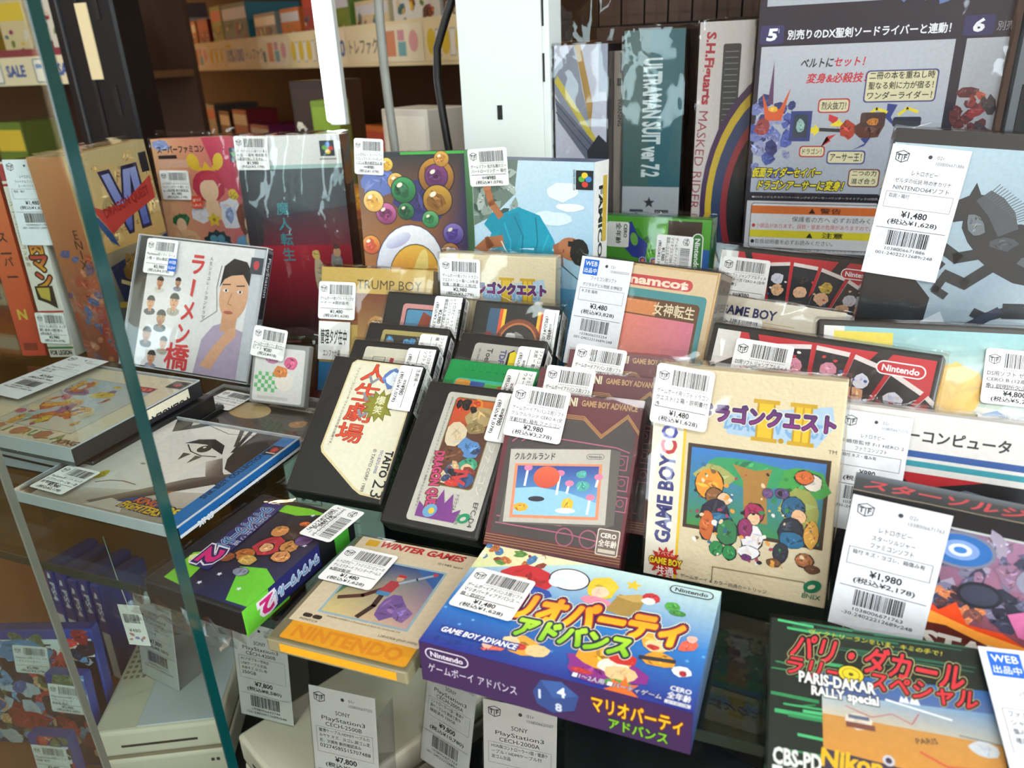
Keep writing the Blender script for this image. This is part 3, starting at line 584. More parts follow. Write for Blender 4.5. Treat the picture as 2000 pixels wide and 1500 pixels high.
A.L(((40, 52), (32, 44), (20, 39)), 3, '#5a2f28'); A.L(((42, 50), (42, 38), (38, 28)), 3.2, '#3e2622'); A.P(((38, 49), (46, 49), (48, 60), (41, 60)), '#b83a44'); A.R(38, 47, 8, 3.5, '#4a8ab8'); A.E(45.5, 63, 2.2, 2.6, '#d8a880'); A.R(43.2, 64, 5, 2.2, '#c83038'); A.L(((47, 59), (55, 65), (63, 71)), 1.8, '#a8bcc8'); A.E(63.5, 71.5, 1.5, 1.5, '#c83a3a')
A.RR(9, 86, 8, 6, 1, '#e4b01c'); A.T('WINTER GAMES', 18, 87, 5.2, '#c8282c', w=55, sh=.22, b=.05); A.T('©1985 epyx', 60, 81, 1.8, '#3a3a3a', w=16); A.RR(9, 19.5, 5.5, 3, 1.4, '#2a241e'); A.RR(15, 19.5, 5.5, 3, 1.4, '#2a241e'); A.T('PONYCA', 9, 17, 1.5, '#2a241e', w=11); A.T('L28V5908 (PNF-WIN)', 56, 17.5, 1.6, '#6a5f4c', w=22); A.T('WINTER GAMES is a Trademark of Epyx Inc. Sunnyvale, CA', 22, 22.8, 1.1, '#6a5f4c', w=44)
paste(t, A, 'insert_print', off=1.0 - 1.2 - .6)
box('case_lid', (-.6, -.6, -.6, W + .6, 1.2, H + .6), 'acrylic', t.o, .5, 1)
A = Art(W, D, 3); A.R(8, 2, W - 14, 5, '#f0a41c'); paste(t, A, 'edge_print', 'b')
sticker(t, 1, 81, ['レトロホビー ファミリコンピュータ', 'ディスクカード ウインターゲームス', '※現状販売'], '¥1,480', TAX('1,628'), rot=-2, off=.8, seed=12)

mat('clear_rail', '#d9dde0', .15, coat=.6); MATS['clear_rail'].node_tree.nodes['Principled BSDF'].inputs['Alpha'].default_value = .6
# ---- jewel case helper
def jewel(t, spine_side='l', tray='#2a2522'):
    """clear hinged case with a dark tray strip along the hinge; returns art canvas for the inlay"""
    mat('tray_' + tray, tray, .4); box('tray', (1.5, 2.2, 1.5, t.W - 1.5, t.D - .8, t.H - 1.5), 'tray_' + tray, t.o, .5)
    box('clear_lid', (0, 0, 0, t.W, t.D, t.H), 'acrylic', t.o, .8, 2)
    W, H, D = t.W, t.H, t.D
    for d_ in ((0, -.1, -.2, W, D * .8, .9), (0, -.1, H - .9, W, D * .8, H + .2), (-.2, -.1, 0, .7, D * .8, H), (W - .7, -.1, 0, W + .2, 1.2, H)): box('clear_rail', d_, 'clear_rail', t.o, .2)
def face_fig(A, x, y, s, skin='#d79a74', hair='#1c1816', shirt='#c9c2cf', old=False):
    A.B(x, y - 1.25 * s, 1.0 * s, .55 * s, shirt, 9, .15); A.P(((x - .25 * s, y - 1.2 * s), (x + .25 * s, y - 1.2 * s), (x + .25 * s, y - .5 * s), (x - .25 * s, y - .5 * s)), skin)
    A.E(x, y, .62 * s, .85 * s, skin, c2='#e6b48e'); A.P([(x + .68 * s * math.cos(t_), y + .25 * s + .72 * s * math.sin(t_)) for t_ in [i * math.pi / 8 for i in range(9)]], hair)
    for sx in (-1, 1): A.E(x + sx * .25 * s, y + .02 * s, .1 * s, .05 * s, '#2a1c18', n=8); A.R(x + sx * .25 * s - .16 * s, y + .14 * s, .32 * s, .06 * s, '#2a1c18')
    A.L(((x, y), (x + .05 * s, y - .25 * s), (x - .05 * s, y - .27 * s)), .05 * s, '#a86a48'); A.E(x, y - .47 * s, .2 * s, .06 * s, '#a8443c', n=10)

# ---- clear case lying flat at left front, black and white face on the inlay
t = thing('kof', 'cd_case', 'clear cd case with pale monochrome face and blue side band', 'cd case', GB); W, H, D = t.W, t.H, t.D; jewel(t, 'r', '#3a2c22')
A = Art(W, H, 4); A.R(3, 2, W - 4, H - 4, '#e6dfd3'); A.G(14, 2, 50, H - 4, '#d6cabb', '#f2ece2', True); A.R(3, 2, 11, H - 4, '#4a3b30')
A.R(14, 2, 114, H - 4, '#f0ebe3'); A.GP(((14, 2), (128, 2), (128, 40), (14, 14)), ('#bfb3a4', '#a89a8a', '#cdc3b6', '#e6dfd5')); A.GP(((14, 14), (30, 16), (34, 122), (14, 122)), ('#d8cec1', '#f0ebe3', '#f0ebe3', '#d2c7ba'))
A.P(((26, 122), (60, 122), (54, 116), (46, 110), (38, 104), (34, 110)), '#332b26'); A.P(((42, 122), (50, 122), (45, 117)), '#e8e0d6'); A.L(((60, 121), (84, 114), (106, 118)), .7, '#4a403a')
A.P(((104, 122), (128, 122), (128, 66), (118, 70), (110, 82), (106, 98)), '#3b322c'); A.P(((88, 122), (92, 122), (104, 100), (102, 98)), '#4a403a'); A.P(((96, 122), (100, 122), (108, 92), (106, 90)), '#2c2521'); A.GP(((106, 82), (120, 66), (128, 60), (128, 50), (112, 58), (98, 74)), ('#8a7c70', '#5a4e46', '#3b322c', '#3b322c', '#8a7c70', '#d8cec2'))
A.P(((62, 92), (68, 100), (80, 104), (94, 98), (102, 86), (92, 90), (80, 95), (70, 94)), '#2a231f'); A.P(((66, 92), (78, 95), (92, 90), (100, 82), (88, 82), (76, 84)), '#efe9e0'); A.E(83, 89, 5.2, 5.2, '#241d1a'); A.E(81.6, 91, 1.2, 1.2, '#f6f2ea'); A.L(((66, 91), (76, 83), (88, 80), (100, 82)), 1.0, '#2a231f'); A.P(((72, 80), (76, 70), (79, 80)), '#4a403a'); A.P(((84, 79), (86, 68), (90, 79)), '#5a4e46')
A.L(((44, 28), (52, 33), (62, 35), (74, 34)), .9, '#6a5044'); A.E(56, 58, 2.2, 1.2, '#a8917e'); A.E(67, 62, 1.8, 1.0, '#b09a88'); A.B(40, 37, 5, 7, '#d8c840', 8, .3)
A.GP(((58, 8), (70, 6), (128, 52), (128, 66), (104, 52), (80, 28)), ('#7a6a5c', '#5a4c42', '#4a3f37', '#5a4e46', '#7a6c60', '#9a8c7e')); A.P(((96, 30), (106, 36), (104, 28)), '#a8683a'); A.P(((60, 4), (92, 4), (86, 14), (72, 16)), '#d4cabe')
A.P(((78, 14), (100, 16), (120, 8), (112, 20), (90, 24)), '#2e4f8e'); A.T('FIGHTERS', 84, 10, 6.5, '#f0c020', w=34, b=.05, rot=-3, sh=.2, ol=(('#2a1c4e', .12),)); A.T('KING', 90, 17, 6, '#e8703a', w=18, b=.05, rot=-3, sh=.2, ol=(('#2a1c4e', .12),)); A.T("'98", 117, 10, 9, '#eccf3a', w=13, b=.05, ol=(('#2a1c4e', .12),))
A.R(128, 2, 12.5, H - 4, '#1e74bb'); A.T('SNK BEST COLLECTION', 133, 34, 4.4, '#15233e', w=62, rot=90, b=.03); A.R(129, 96, 11, 13, '#3a2e2a'); A.B(134.5, 103, 3, 4, '#c83a3a', 8, .2); A.R(130.5, 98, 8, 1.2, '#dcdcd0')
paste(t, A, 'inlay_print', off=.05 - 1.8)
A = Art(D, H, 4); A.R(1, 2, D * .58, H - 4, '#1d5f9e'); A.T("THE KING OF FIGHTERS '98", D * .55, H - 8, 3.2, '#0f1c30', w=80, rot=-90, b=.03); A.T('SNK', D * .6, 30, 4, '#e8f0f4', w=13, rot=-90, b=.05); A.R(D * .64, 2, D * .22, H - 4, '#d9dcdc'); A.T('SLPS 01946  PlayStation', D * .84, H - 8, 1.8, '#2a2a2a', w=60, rot=-90); paste(t, A, 'spine_print', 'r', off=.1)
sticker(t, 10, 37, ['PlayStation用ソフト キング', 'オブファイターズ98 ー 取', '説 現状販売'], '¥1,980', TAX('2,178'), w=32, h=31, rot=-2, off=1.0, seed=13)
rz = empty('clear_riser', mm(-466, 294, Z)); tag(rz, 'low clear acrylic riser carrying the flat cd case at left front', 'riser')
box('top_plate', (0, 0, 11, 120, 84, 15.4), 'acrylic', rz, .4); box('leg', (0, 0, 0, 3, 84, 11), 'acrylic', rz, .3); box('leg', (117, 0, 0, 120, 84, 11), 'acrylic', rz, .3)

# ---- case under / behind it
t = thing('psbest', 'cd_case', 'flat clear cd case with beige inlay, half under the monochrome one', 'cd case', GB); W, H, D = t.W, t.H, t.D; jewel(t, 'l', '#6a604e')
A = Art(W, H, 5); A.R(2, 2, W - 4, H - 4, '#8c7c62'); A.R(2, 60, W - 4, 60, '#4a4238'); A.E(60, 88, 22, 14, '#c9ab72', -10, c2='#d8c08c'); A.R(70, 100, 68, 9, '#b9b2a2'); A.T('PlayStation the Best', 78, 102.5, 4, '#3a3a44', w=52, sh=.2, b=.02); A.B(118, 78, 10, 8, '#b07a3a', 9, .3); A.B(130, 66, 9, 6, '#2c2620', 9, .3); paste(t, A, 'inlay_print', off=.05 - 1.8)
sticker(t, 14, 113, ['PlayStation用ソフト キング', 'オブファイターズ95 ー'], '¥780', TAX('858'), rot=-4, off=.6, seed=14)

# ---- cream cased game at far left
t = thing('puli', 'cd_case', 'cream cd case with pastel painting lying behind the glass door', 'cd case', GB); W, H, D = t.W, t.H, t.D; jewel(t, 'r', '#2c2e30')
A = Art(W, H, 6); A.R(2, 2, W - 4, H - 4, '#e8dcc0'); A.R(39, 19, 80, 83, '#8a8a88'); A.G(39.6, 19.6, 78.8, 81.8, '#d8d4c0', '#b4c4cc'); A.dabs(44, 24, 66, 70, ['#e0a040', '#d8b838', '#c05a70', '#d8c8a0', '#b8c8d0', '#c86a38', '#8a5a80', '#e8d8b0', '#a8b8a0'], 60, 2.5, 7, 1.8)
A.B(84, 78, 14, 7, '#e0c040', 10, .35, 20); A.B(62, 54, 16, 5, '#dca04a', 10, .3, 25); A.B(80, 40, 18, 3, '#c8783a', 10, .4, 10); A.R(96, 93, 22, 8, '#b8333a'); A.T('プリルラ', 98, 94.5, 5, '#f0e0d8', w=18)
for i, ch in enumerate('PU·LI·RU·LA'): A.T(ch, 30 + i * 8.2, 7.5, 8, ('#c98a4a', '#7a9a5a', '#b87858')[i % 3], b=.03, sh=.1)
A.T('XING', 118, 5, 5.5, '#4a443c', w=20, sh=.3, b=.03); A.T('ENTERTAINMENT', 118, 3, 1.4, '#6a645c', w=20); A.R(122, 106, 16, 13, '#4a4a48'); A.B(130, 112, 4, 4, '#b83a3a', 8, .2)
paste(t, A, 'inlay_print', off=.05 - 1.8)
A = Art(D, H, 6); A.R(0, 0, D, H, '#1c1c1e'); A.R(2, 66, D - 6, 44, '#e4dac0'); A.T('PULIRULA', D * .62, 108, 5.2, '#26242a', w=38, rot=-90, b=.04); paste(t, A, 'spine_print', 'r', off=.1)
A = Art(W, D, 6); A.R(0, 0, W, D, '#3c4448'); A.T('PlayStation', 74, 4, 5.5, '#8a9298', w=40); paste(t, A, 'edge_print', 'b', off=.1)
card(t, -8, 131, 45, 84, off=3.0, rot=-3, head='レトロホビー', lines=['プリルラ', 'PlayStationソフト'], cond=['取説・帯付', '盤面キズ有'], p1='¥7,000', p2=TAX('7,700'), seed=21)
for i in range(2):
    c = thing('puli', 'cd_case', ('closed black cd case directly under the cream one, upper of two', 'closed black cd case on the shelf at the bottom of the left stack')[i], 'cd case', GB); c.o.location = mm(-596 + 5 * i, 338 + 3 * i, Z + 14.2 - 14 * i); c.o.rotation_euler = (0, 0, math.radians(-2 + 3 * i))
    box('case', (0, 0, 0, 140, 120, 13.6), 'case_black', c.o, 1, 2); box('spine_label', (20, -.3, 3, 120, 0, 11), 'card_grey', c.o)

# ---- standing clear case with white inlay
t = thing('ramen', 'cd_case', 'upright clear cd case with red brush title and drawn faces', 'cd case', GB); W, H, D = t.W, t.H, t.D; jewel(t, 'l', '#20201f')
A = Art(W, H, 7); A.R(2, 2, 14, H - 4, '#26282a'); A.R(15, 2, W - 27, H - 4, '#e9e6e6'); A.R(128, 2, 12, H - 4, '#c8ccd4')
for (x, y, s_) in ((31, 82, 6), (51, 84, 5), (24, 62, 7), (50, 66, 8), (38, 49, 8), (25, 32, 7.5), (45, 26, 6.5), (34, 11, 7)): face_fig(A, x, y, s_, A.rnd.choice(('#c88a64', '#d79a74', '#b87850', '#9a6648')), shirt=A.rnd.choice(('#8a90a8', '#d8d4cc', '#3a3a44', '#b0a898')))
A.P(((82, 2), (86, 34), (96, 48), (106, 52), (128, 46), (128, 2)), '#b3a3bd'); A.P(((104, 44), (120, 44), (120, 60), (104, 60)), '#cf9a76'); A.E(113, 78, 15, 23, '#d8a07a', c2='#e2b08c'); A.P(((97, 84), (99, 104), (108, 112), (122, 110), (128, 102), (128, 88), (120, 98), (108, 96), (101, 92)), '#1b1718')
for sx in (104, 119): A.E(sx, 82, 3, 1.5, '#f2ece6', n=12); A.E(sx + .4, 82, 1.3, 1.3, '#221814', n=10); A.L(((sx - 4, 87), (sx + 4, 88)), 1.1, '#221814')
A.L(((111, 80), (108, 70), (112, 69)), .7, '#a8704e'); A.E(110, 62, 5, 1.6, '#b05a4c'); A.P(((88, 10), (100, 30), (112, 46), (120, 50), (122, 42), (112, 30), (100, 8)), '#dba684'); A.L(((96, 104), (94, 84), (98, 62), (82, 50)), .5, '#3a3438')
for i, ch in enumerate('ラ|メン'): A.T(ch, 70 - i * 1.6, 94 - i * 22, 17, '#d63a3c', al='c', b=.05, w=13) if ch != '|' else A.P(((66.5, 73), (69.5, 72), (70.5, 88), (67, 89)), '#d63a3c')
A.T('橋', 62, 3, 24, '#d63a3c', al='c', w=26, b=.035); A.vt('人生シミュレｰションドラマ'.replace('ｰ', '|'), 84, 108, 3.2, '#3c3a40', dy=4.6); A.R(126, 100, 13, 15, '#3b444e'); A.B(132, 108, 3.5, 4.5, '#c8404a', 8, .2)
paste(t, A, 'inlay_print', off=.05 - 1.8)
A = Art(D, H, 7); A.R(1, 2, D - 2, H - 4, '#5c6068'); A.R(2, 60, D - 4, 60, '#1c1c20'); A.T('PlayStation', D * .35, 116, 4, '#d8dade', w=36, rot=-90); A.T('ラーメン橋', D * .35, 56, 4, '#f0f0f0', w=26, rot=-90); paste(t, A, 'spine_print', 'r', off=.1)
sticker(t, 12, 122, ['PlayStation用ソフト ラーメ', 'ン橋 ー 読込確認済'], '¥3,980', TAX('4,378'), rot=0, off=1.0, seed=15, web=True)
# wire rest keeping the case up
# ---- small handheld cartridge in a clear bag
PLACE['kirby'] = (54, 52, 8, -436, 474, 4, 24, 1, Z + 10.2)
t = thing('kirby', 'game_cartridge', 'small grey handheld cartridge with checkered label in a clear bag', 'game cartridge', GB); W, H, D = t.W, t.H, t.D; body(t, 'cart_grey', 'shell', 1.2)
A = Art(W, H, 8); A.RR(3, 2, W - 6, H - 6, 2, '#e4e0dc')
for i in range(7):
    for j in range(5):
        if (i + j) % 2: A.R(4 + i * 3.4, 10 + j * 3.4, 3.4, 3.4, '#6fbf7c'); A.k -= 1
A.k += 1; A.E(33, 20, 9, 8, '#f0e6dc'); A.B(29, 28, 8, 6, '#e0884a', 9, .25); A.B(38, 36, 7, 6, '#e46a94', 10, .12); A.B(20, 38, 7, 4, '#c88ab0', 9, .3); A.R(8, 4, 30, 2.6, '#d0ccc8'); paste(t, A, 'label_print')
sleeve(t, 2.2, 14, 3)
sticker(t, 2, 66, ['ゲームボーイ用ソフト 星のカー', 'ビィ2 ー'], '¥380', TAX('418'), w=33, h=26, rot=-5, off=3.6, seed=16)

# ---- cartridges
def cart(key, label, m='cart_black', ridges=False):
    t = thing(key, 'game_cartridge', label, 'game cartridge', 'cartridges leaning in two columns'); W, H, D = t.W, t.H, t.D
    bm = bmesh.new(); bm_box(bm, 0, 0, 0, W, D, H, bevel=2.2, seg=3); bmesh.ops.recalc_face_normals(bm, faces=bm.faces); from_bm('shell', bm, m, t.o)
    box('connector_end', (6, 3, H - .2, W - 6, D - 3, H + .5), 'slot_dark', t.o, .2)
    for i in range(6): box('grip_ridge', (W - .2, 3, 18 + i * 5, W + .5, D - 3, 20.5 + i * 5), m, t.o, .2)
    if ridges:
        for i in range(8): box('grip_ridge', (14 + i * 6, -.6, H - 9, 17 + i * 6, .1, H - 3), m, t.o, .3)
    return t
t = cart('taito', 'black cartridge with cream chamfered label and red brush title'); W, H = t.W, t.H
A = Art(W, H, 9); A.P(((16, 101), (19, 104), (W - 2, 104), (W - 2, 4), (54, 5), (48, 8), (17, 30), (15, 34)), '#dccb9a'); A.P(((17, 101), (20, 103), (W - 3, 103), (W - 3, 5.5), (55, 6.5), (49, 9.5), (18.5, 31), (16.5, 35)), '#e6dfc6')
for i, (ch, yy) in enumerate((('人', 88), ('生', 72), ('劇', 56), ('場', 40))): A.T(ch, 36 - i * 1.2, yy, 14, '#d84a2c', al='c', w=19, b=.022, ol=(('#5a1c14', .05),))
for yy in (84, 70, 57): A.L(((33, yy + 8), (36, yy + 3), (40, yy + 7)), 2, '#8a9098')
A.S(47, 70, 13, 8.5, 12, '#6a6a1c'); A.S(47, 70, 12, 7.6, 12, '#8c8a2c'); A.vt('爆笑', 47, 71, 6.5, '#e6e0b8', dy=7.5, b=.03); A.B(51, 92, 9, 9, '#5a7ab8', 11, .3); A.B(52, 92, 7, 7, '#dce4ec', 11, .3); A.E(58, 86, 6, 8, '#ece8dc'); A.L(((58, 96), (58, 78), (64, 78)), 1.2, '#c88aa0')
A.T('TAITO', 63, 38, 5.2, '#23232a', w=19, rot=-90, b=.04); A.T('23', 61, 17, 9, '#23232a', w=12.5, rot=-90); A.T('TFC-BZG-5900', 58.5, 38, 2.2, '#3a4c9c', w=17, rot=-90); A.T('© TAITO CORP. 1989', 53.5, 38, 2.4, '#2a2a30', w=31, rot=-90)
A.T('ファミリーコンピュータ ファミコンは任天堂の商標です。', 22, 98, 2, '#3a3a3a', w=62, rot=-92); paste(t, A, 'label_print')
sleeve(t, .5, 9, 21); sticker(t, 54, 103, ['ファミコン用ソフト 爆笑人', '生劇場 ー'], '==¥980', TAX('1,078'), rot=-90, off=2.4, wrap=True, seed=31) if 0 else None
def cart_sticker(t, y, lines, p1, p2, seed, x=None, w=35):
    # label turned a quarter, its price end on the face and its barcode end wrapped round the right edge
    xx = t.W - 17 if x is None else x
    return sticker(t, xx + 33, y, lines, p1, p2, w=w, rot=-90, off=2.2, wrap=True, seed=seed)
cart_sticker(t, 103, ['ファミコン用ソフト 爆笑人', '生劇場 ー'], '==¥980', TAX('1,078'), 31)
t = cart('cartP', 'black cartridge with plain beige label, right behind the red brush title one'); A = Art(t.W, t.H, 10); A.RR(12, 8, 52, 92, 2, '#d8d2be'); A.frame(20, 84, 10, 8, .5, '#6a665c'); A.R(38, 84, 14, 3, '#c8643a'); A.R(34, 86, 3, 6, '#b83a3a'); A.T('人生ゲーム', 20, 70, 8, '#b8403a', w=36, b=.03); paste(t, A, 'label_print'); sleeve(t, .5, 8, 22); cart_sticker(t, 101, ['レトロホビー ファミコン', 'ソフト 人生ゲーム 本体'], '¥980', TAX('1,078'), 32, t.W - 22)
t = cart('cartO', 'black cartridge with olive label of small figures, third in the left column'); A = Art(t.W, t.H, 11); A.RR(14, 8, 48, 92, 2, '#a89a5c'); A.R(17, 40, 42, 56, '#3a342c'); A.dabs(19, 60, 38, 34, ['#b8b0a0', '#5a5a7a', '#d8b040', '#4a8ab8', '#e0d8c8', '#8a6a5a'], 22, 2.5, 4.5, 1.1); paste(t, A, 'label_print'); sleeve(t, .5, 8, 23); cart_sticker(t, 98, ['ファミコン用ソフト 反修', '羅 ー 本体のみ'], '¥780', TAX('858'), 33, t.W - 22)
t = cart('cartM', 'black cartridge with pink framed picture label at the back of the left column'); A = Art(t.W, t.H, 12); A.RR(17, 14, 50, 84, 3, '#c98a88'); A.RR(20.5, 17, 46, 77, 2, '#20242a'); A.RR(21.5, 18, 45, 75, 2, '#4f8db0'); A.P(((23, 40), (36, 92), (44, 88), (38, 40)), '#8a3a24'); A.B(40, 68, 12, 9, '#d9c878', 10, .3); A.E(45, 66, 8, 7, '#e3d494'); A.B(32, 56, 11, 7, '#c84a2a', 9, .3); A.B(58, 58, 7, 8, '#dc6a7a', 10, .2); A.B(58, 76, 9, 6, '#2c2a50', 9, .3); A.R(50, 82, 3, 11, '#e8c030'); A.R(53, 82, 3, 11, '#c83a30'); A.B(46, 50, 7, 4, '#7a9a3c', 9, .3); A.dabs(24, 20, 38, 26, ['#c84a2a', '#e0d0a0', '#3a6a98', '#d8a040'], 14, 2.5, 5); paste(t, A, 'label_print'); sleeve(t, .5, 8, 24); cart_sticker(t, 106, ['レトロホビー トランプラ', 'ミコンソフト ヨゴレ有 動作', '確認済み 本体のみ'], '¥2,980', TAX('3,278'), 34, t.W - 24)
t = cart('dq4', 'black cartridge with tall grey label of armoured figures and castle'); W, H = t.W, t.H
A = Art(W, H, 13); A.RR(17.5, 5, 47, 91, 2.5, '#c3c0b4'); A.RR(24, 30, 31, 63, 3, '#8a7a4a'); A.RR(24.6, 30.6, 29.8, 61.8, 2.6, '#5c3a2c')
A.GP(((25, 70), (54, 70), (54, 92), (25, 92)), ('#b8482c', '#2a2420', '#c86a2a', '#d0462c')); A.B(45, 80, 11, 9, '#b09a6a', 11, .25); A.B(44, 72, 9, 5, '#8f7a50', 9, .3); A.B(32, 66, 8, 10, '#d8c8a8', 11, .15); A.dabs(27, 84, 16, 7, ['#e09030', '#1c1816', '#c8401f'], 10, 1.5, 3)
A.B(44, 58, 11, 8, '#5a8ac0', 11, .4); A.B(34, 52, 9, 7, '#6a4430', 10, .3); A.B(47, 46, 7, 6, '#3f9a78', 11, .3); A.B(47, 44, 4, 3.5, '#e0b890', 9, .2); A.B(38, 42, 6, 6, '#4a6a90', 10, .3); A.B(48, 36, 7, 6, '#3a5a8a', 10, .3); A.B(34, 36, 6, 5, '#e0c8a0', 10, .3); A.B(40, 33, 6, 2.5, '#c83a30', 9, .3); A.dabs(27, 34, 25, 25, ['#3a4a6a', '#c8a878', '#8a3a30', '#20242c'], 10, 1.5, 3)
A.P(((23, 8), (23, 18), (27, 15), (29, 23), (33, 17), (37, 28), (40, 19), (44, 26), (47, 14), (52, 17), (50, 8)), '#7a3a86'); A.T('DRAGON QUEST', 23, 52, 6, '#c8407a', w=42, rot=-82, b=.06, ol=(('#6a4a1c', .12),)); A.T('IV', 40, 42, 9, '#c83a3a', w=9, rot=-90, b=.05); A.E(32, 13, 5, 4, '#6aa0c0', 40); A.E(33, 13, 2, 2, '#e0c040')
A.E(55.5, 12, 4.2, 3, '#1c8a5c', 30); A.E(55.2, 11.6, 2, 1.2, '#c3c0b4', 30); A.T('ENIX', 50.5, 14, 2, '#1c8a5c', w=7, rot=-90); A.T('EFC-D4', 59, 23, 3.2, '#2c2c30', w=16, rot=-90); A.T('ファミコン', 57, 62, 4.5, '#d9d6ca', w=34, rot=-90, b=.03); A.T('ドラクエ4', 46, 26, 2.4, '#2c2c30', w=10, rot=-90); A.T('©1990 エニックス バードスタジオ アーマープロジェクト 複製することを禁ずる', 21, 92, 1.5, '#4a4a48', w=78, rot=-90)
paste(t, A, 'label_print'); sleeve(t, .5, 9, 25); cart_sticker(t, 99, ['ファミコン用ソフト ドラゴ', 'ンクエスト4 ー'], '==¥980', TAX('1,078'), 35, t.W - 15)
t = cart('green', 'bright green cartridge with rainbow label in the right column', 'cart_green', True); A = Art(t.W, t.H, 14); A.RR(10, 10, 52, 80, 4, '#34b8a8'); A.RR(11, 11, 12, 78, 3, '#e3a03a'); A.GP(((23, 12), (60, 12), (60, 88), (23, 88)), ('#2a7ac0', '#e8d84a', '#2a8ac8', '#2a4aa8')); A.G(34, 12, 16, 76, '#9ad04a', '#58c060'); A.L(((32, 84), (40, 80), (46, 86), (52, 80)), 1.6, '#d8502a'); A.dabs(26, 20, 30, 56, ['#e86a2a', '#3a6ac0', '#e8d040'], 12, 2, 4); paste(t, A, 'label_print', off=.7); sleeve(t, .5, 8, 26); cart_sticker(t, 101, ['ファミコン用ソフト 魔界', 'ウォーズ ー'], '==¥980', TAX('1,078'), 36, t.W - 22)
t = cart('toei', 'black cartridge with grey label and yellow machine, behind the green one'); A = Art(t.W, t.H, 15); A.RR(14, 8, 50, 90, 3, '#b4b0a6'); A.T('Toei Animation', 25, 94, 4.5, '#2c2c34', w=40, rot=-90, b=.02); A.T('TDF-HA', 36, 94, 4.5, '#3c3f7c', w=22, rot=-90, b=.03); A.T('東映動画', 18, 94, 2, '#5a5a58', w=20, rot=-90); A.P(((42, 92), (46, 95), (58, 84), (60, 78), (54, 70), (42, 80)), '#20222c'); A.P(((43.5, 92), (47, 94), (57, 84), (60, 78), (54, 72), (44, 80)), '#e8cf1f'); A.P(((46, 80), (58, 72), (60, 76), (50, 84)), '#2a2a30'); A.dabs(40, 20, 20, 46, ['#d8a040', '#4a4a5a', '#8a3a34', '#c8c0b0'], 14, 2.5, 5); paste(t, A, 'label_print'); sleeve(t, .5, 8, 27); cart_sticker(t, 98, ['ファミコン用ソフト 東京', '太郎 ー 動作確認'], '==¥980', TAX('1,078'), 37, t.W - 20)
t = cart('metaf', 'black cartridge with blue striped label and round beast emblem'); A = Art(t.W, t.H, 16); A.RR(13, 10, 52, 92, 2, '#33536e'); A.R(22, 10, 2.6, 92, '#d8502a'); A.R(24.6, 10, 2.6, 92, '#e8b82a'); A.R(27.2, 10, 26, 92, '#171412'); A.R(53, 10, 2.6, 92, '#e8b82a'); A.R(55.6, 10, 3, 92, '#d8502a'); A.E(40, 74, 19, 21, '#7a3a20'); A.E(40, 74, 16, 18, '#b86a38'); A.E(40, 74, 14.6, 16.4, '#2a2622'); A.B(38, 74, 10, 11, '#8a8a88', 11, .3); A.B(46, 76, 5, 4, '#b8a0a0', 8, .3); A.B(34, 80, 5, 4, '#c8c8c4', 8, .3); A.E(15.5, 80, 3, 3, '#8a2a30'); paste(t, A, 'label_print'); sleeve(t, 1.6, 8, 28); cart_sticker(t, 104, ['ファミコン用ソフト 獣王記', 'ー 箱説なし'], '==¥980', TAX('1,078'), 38, t.W - 12)

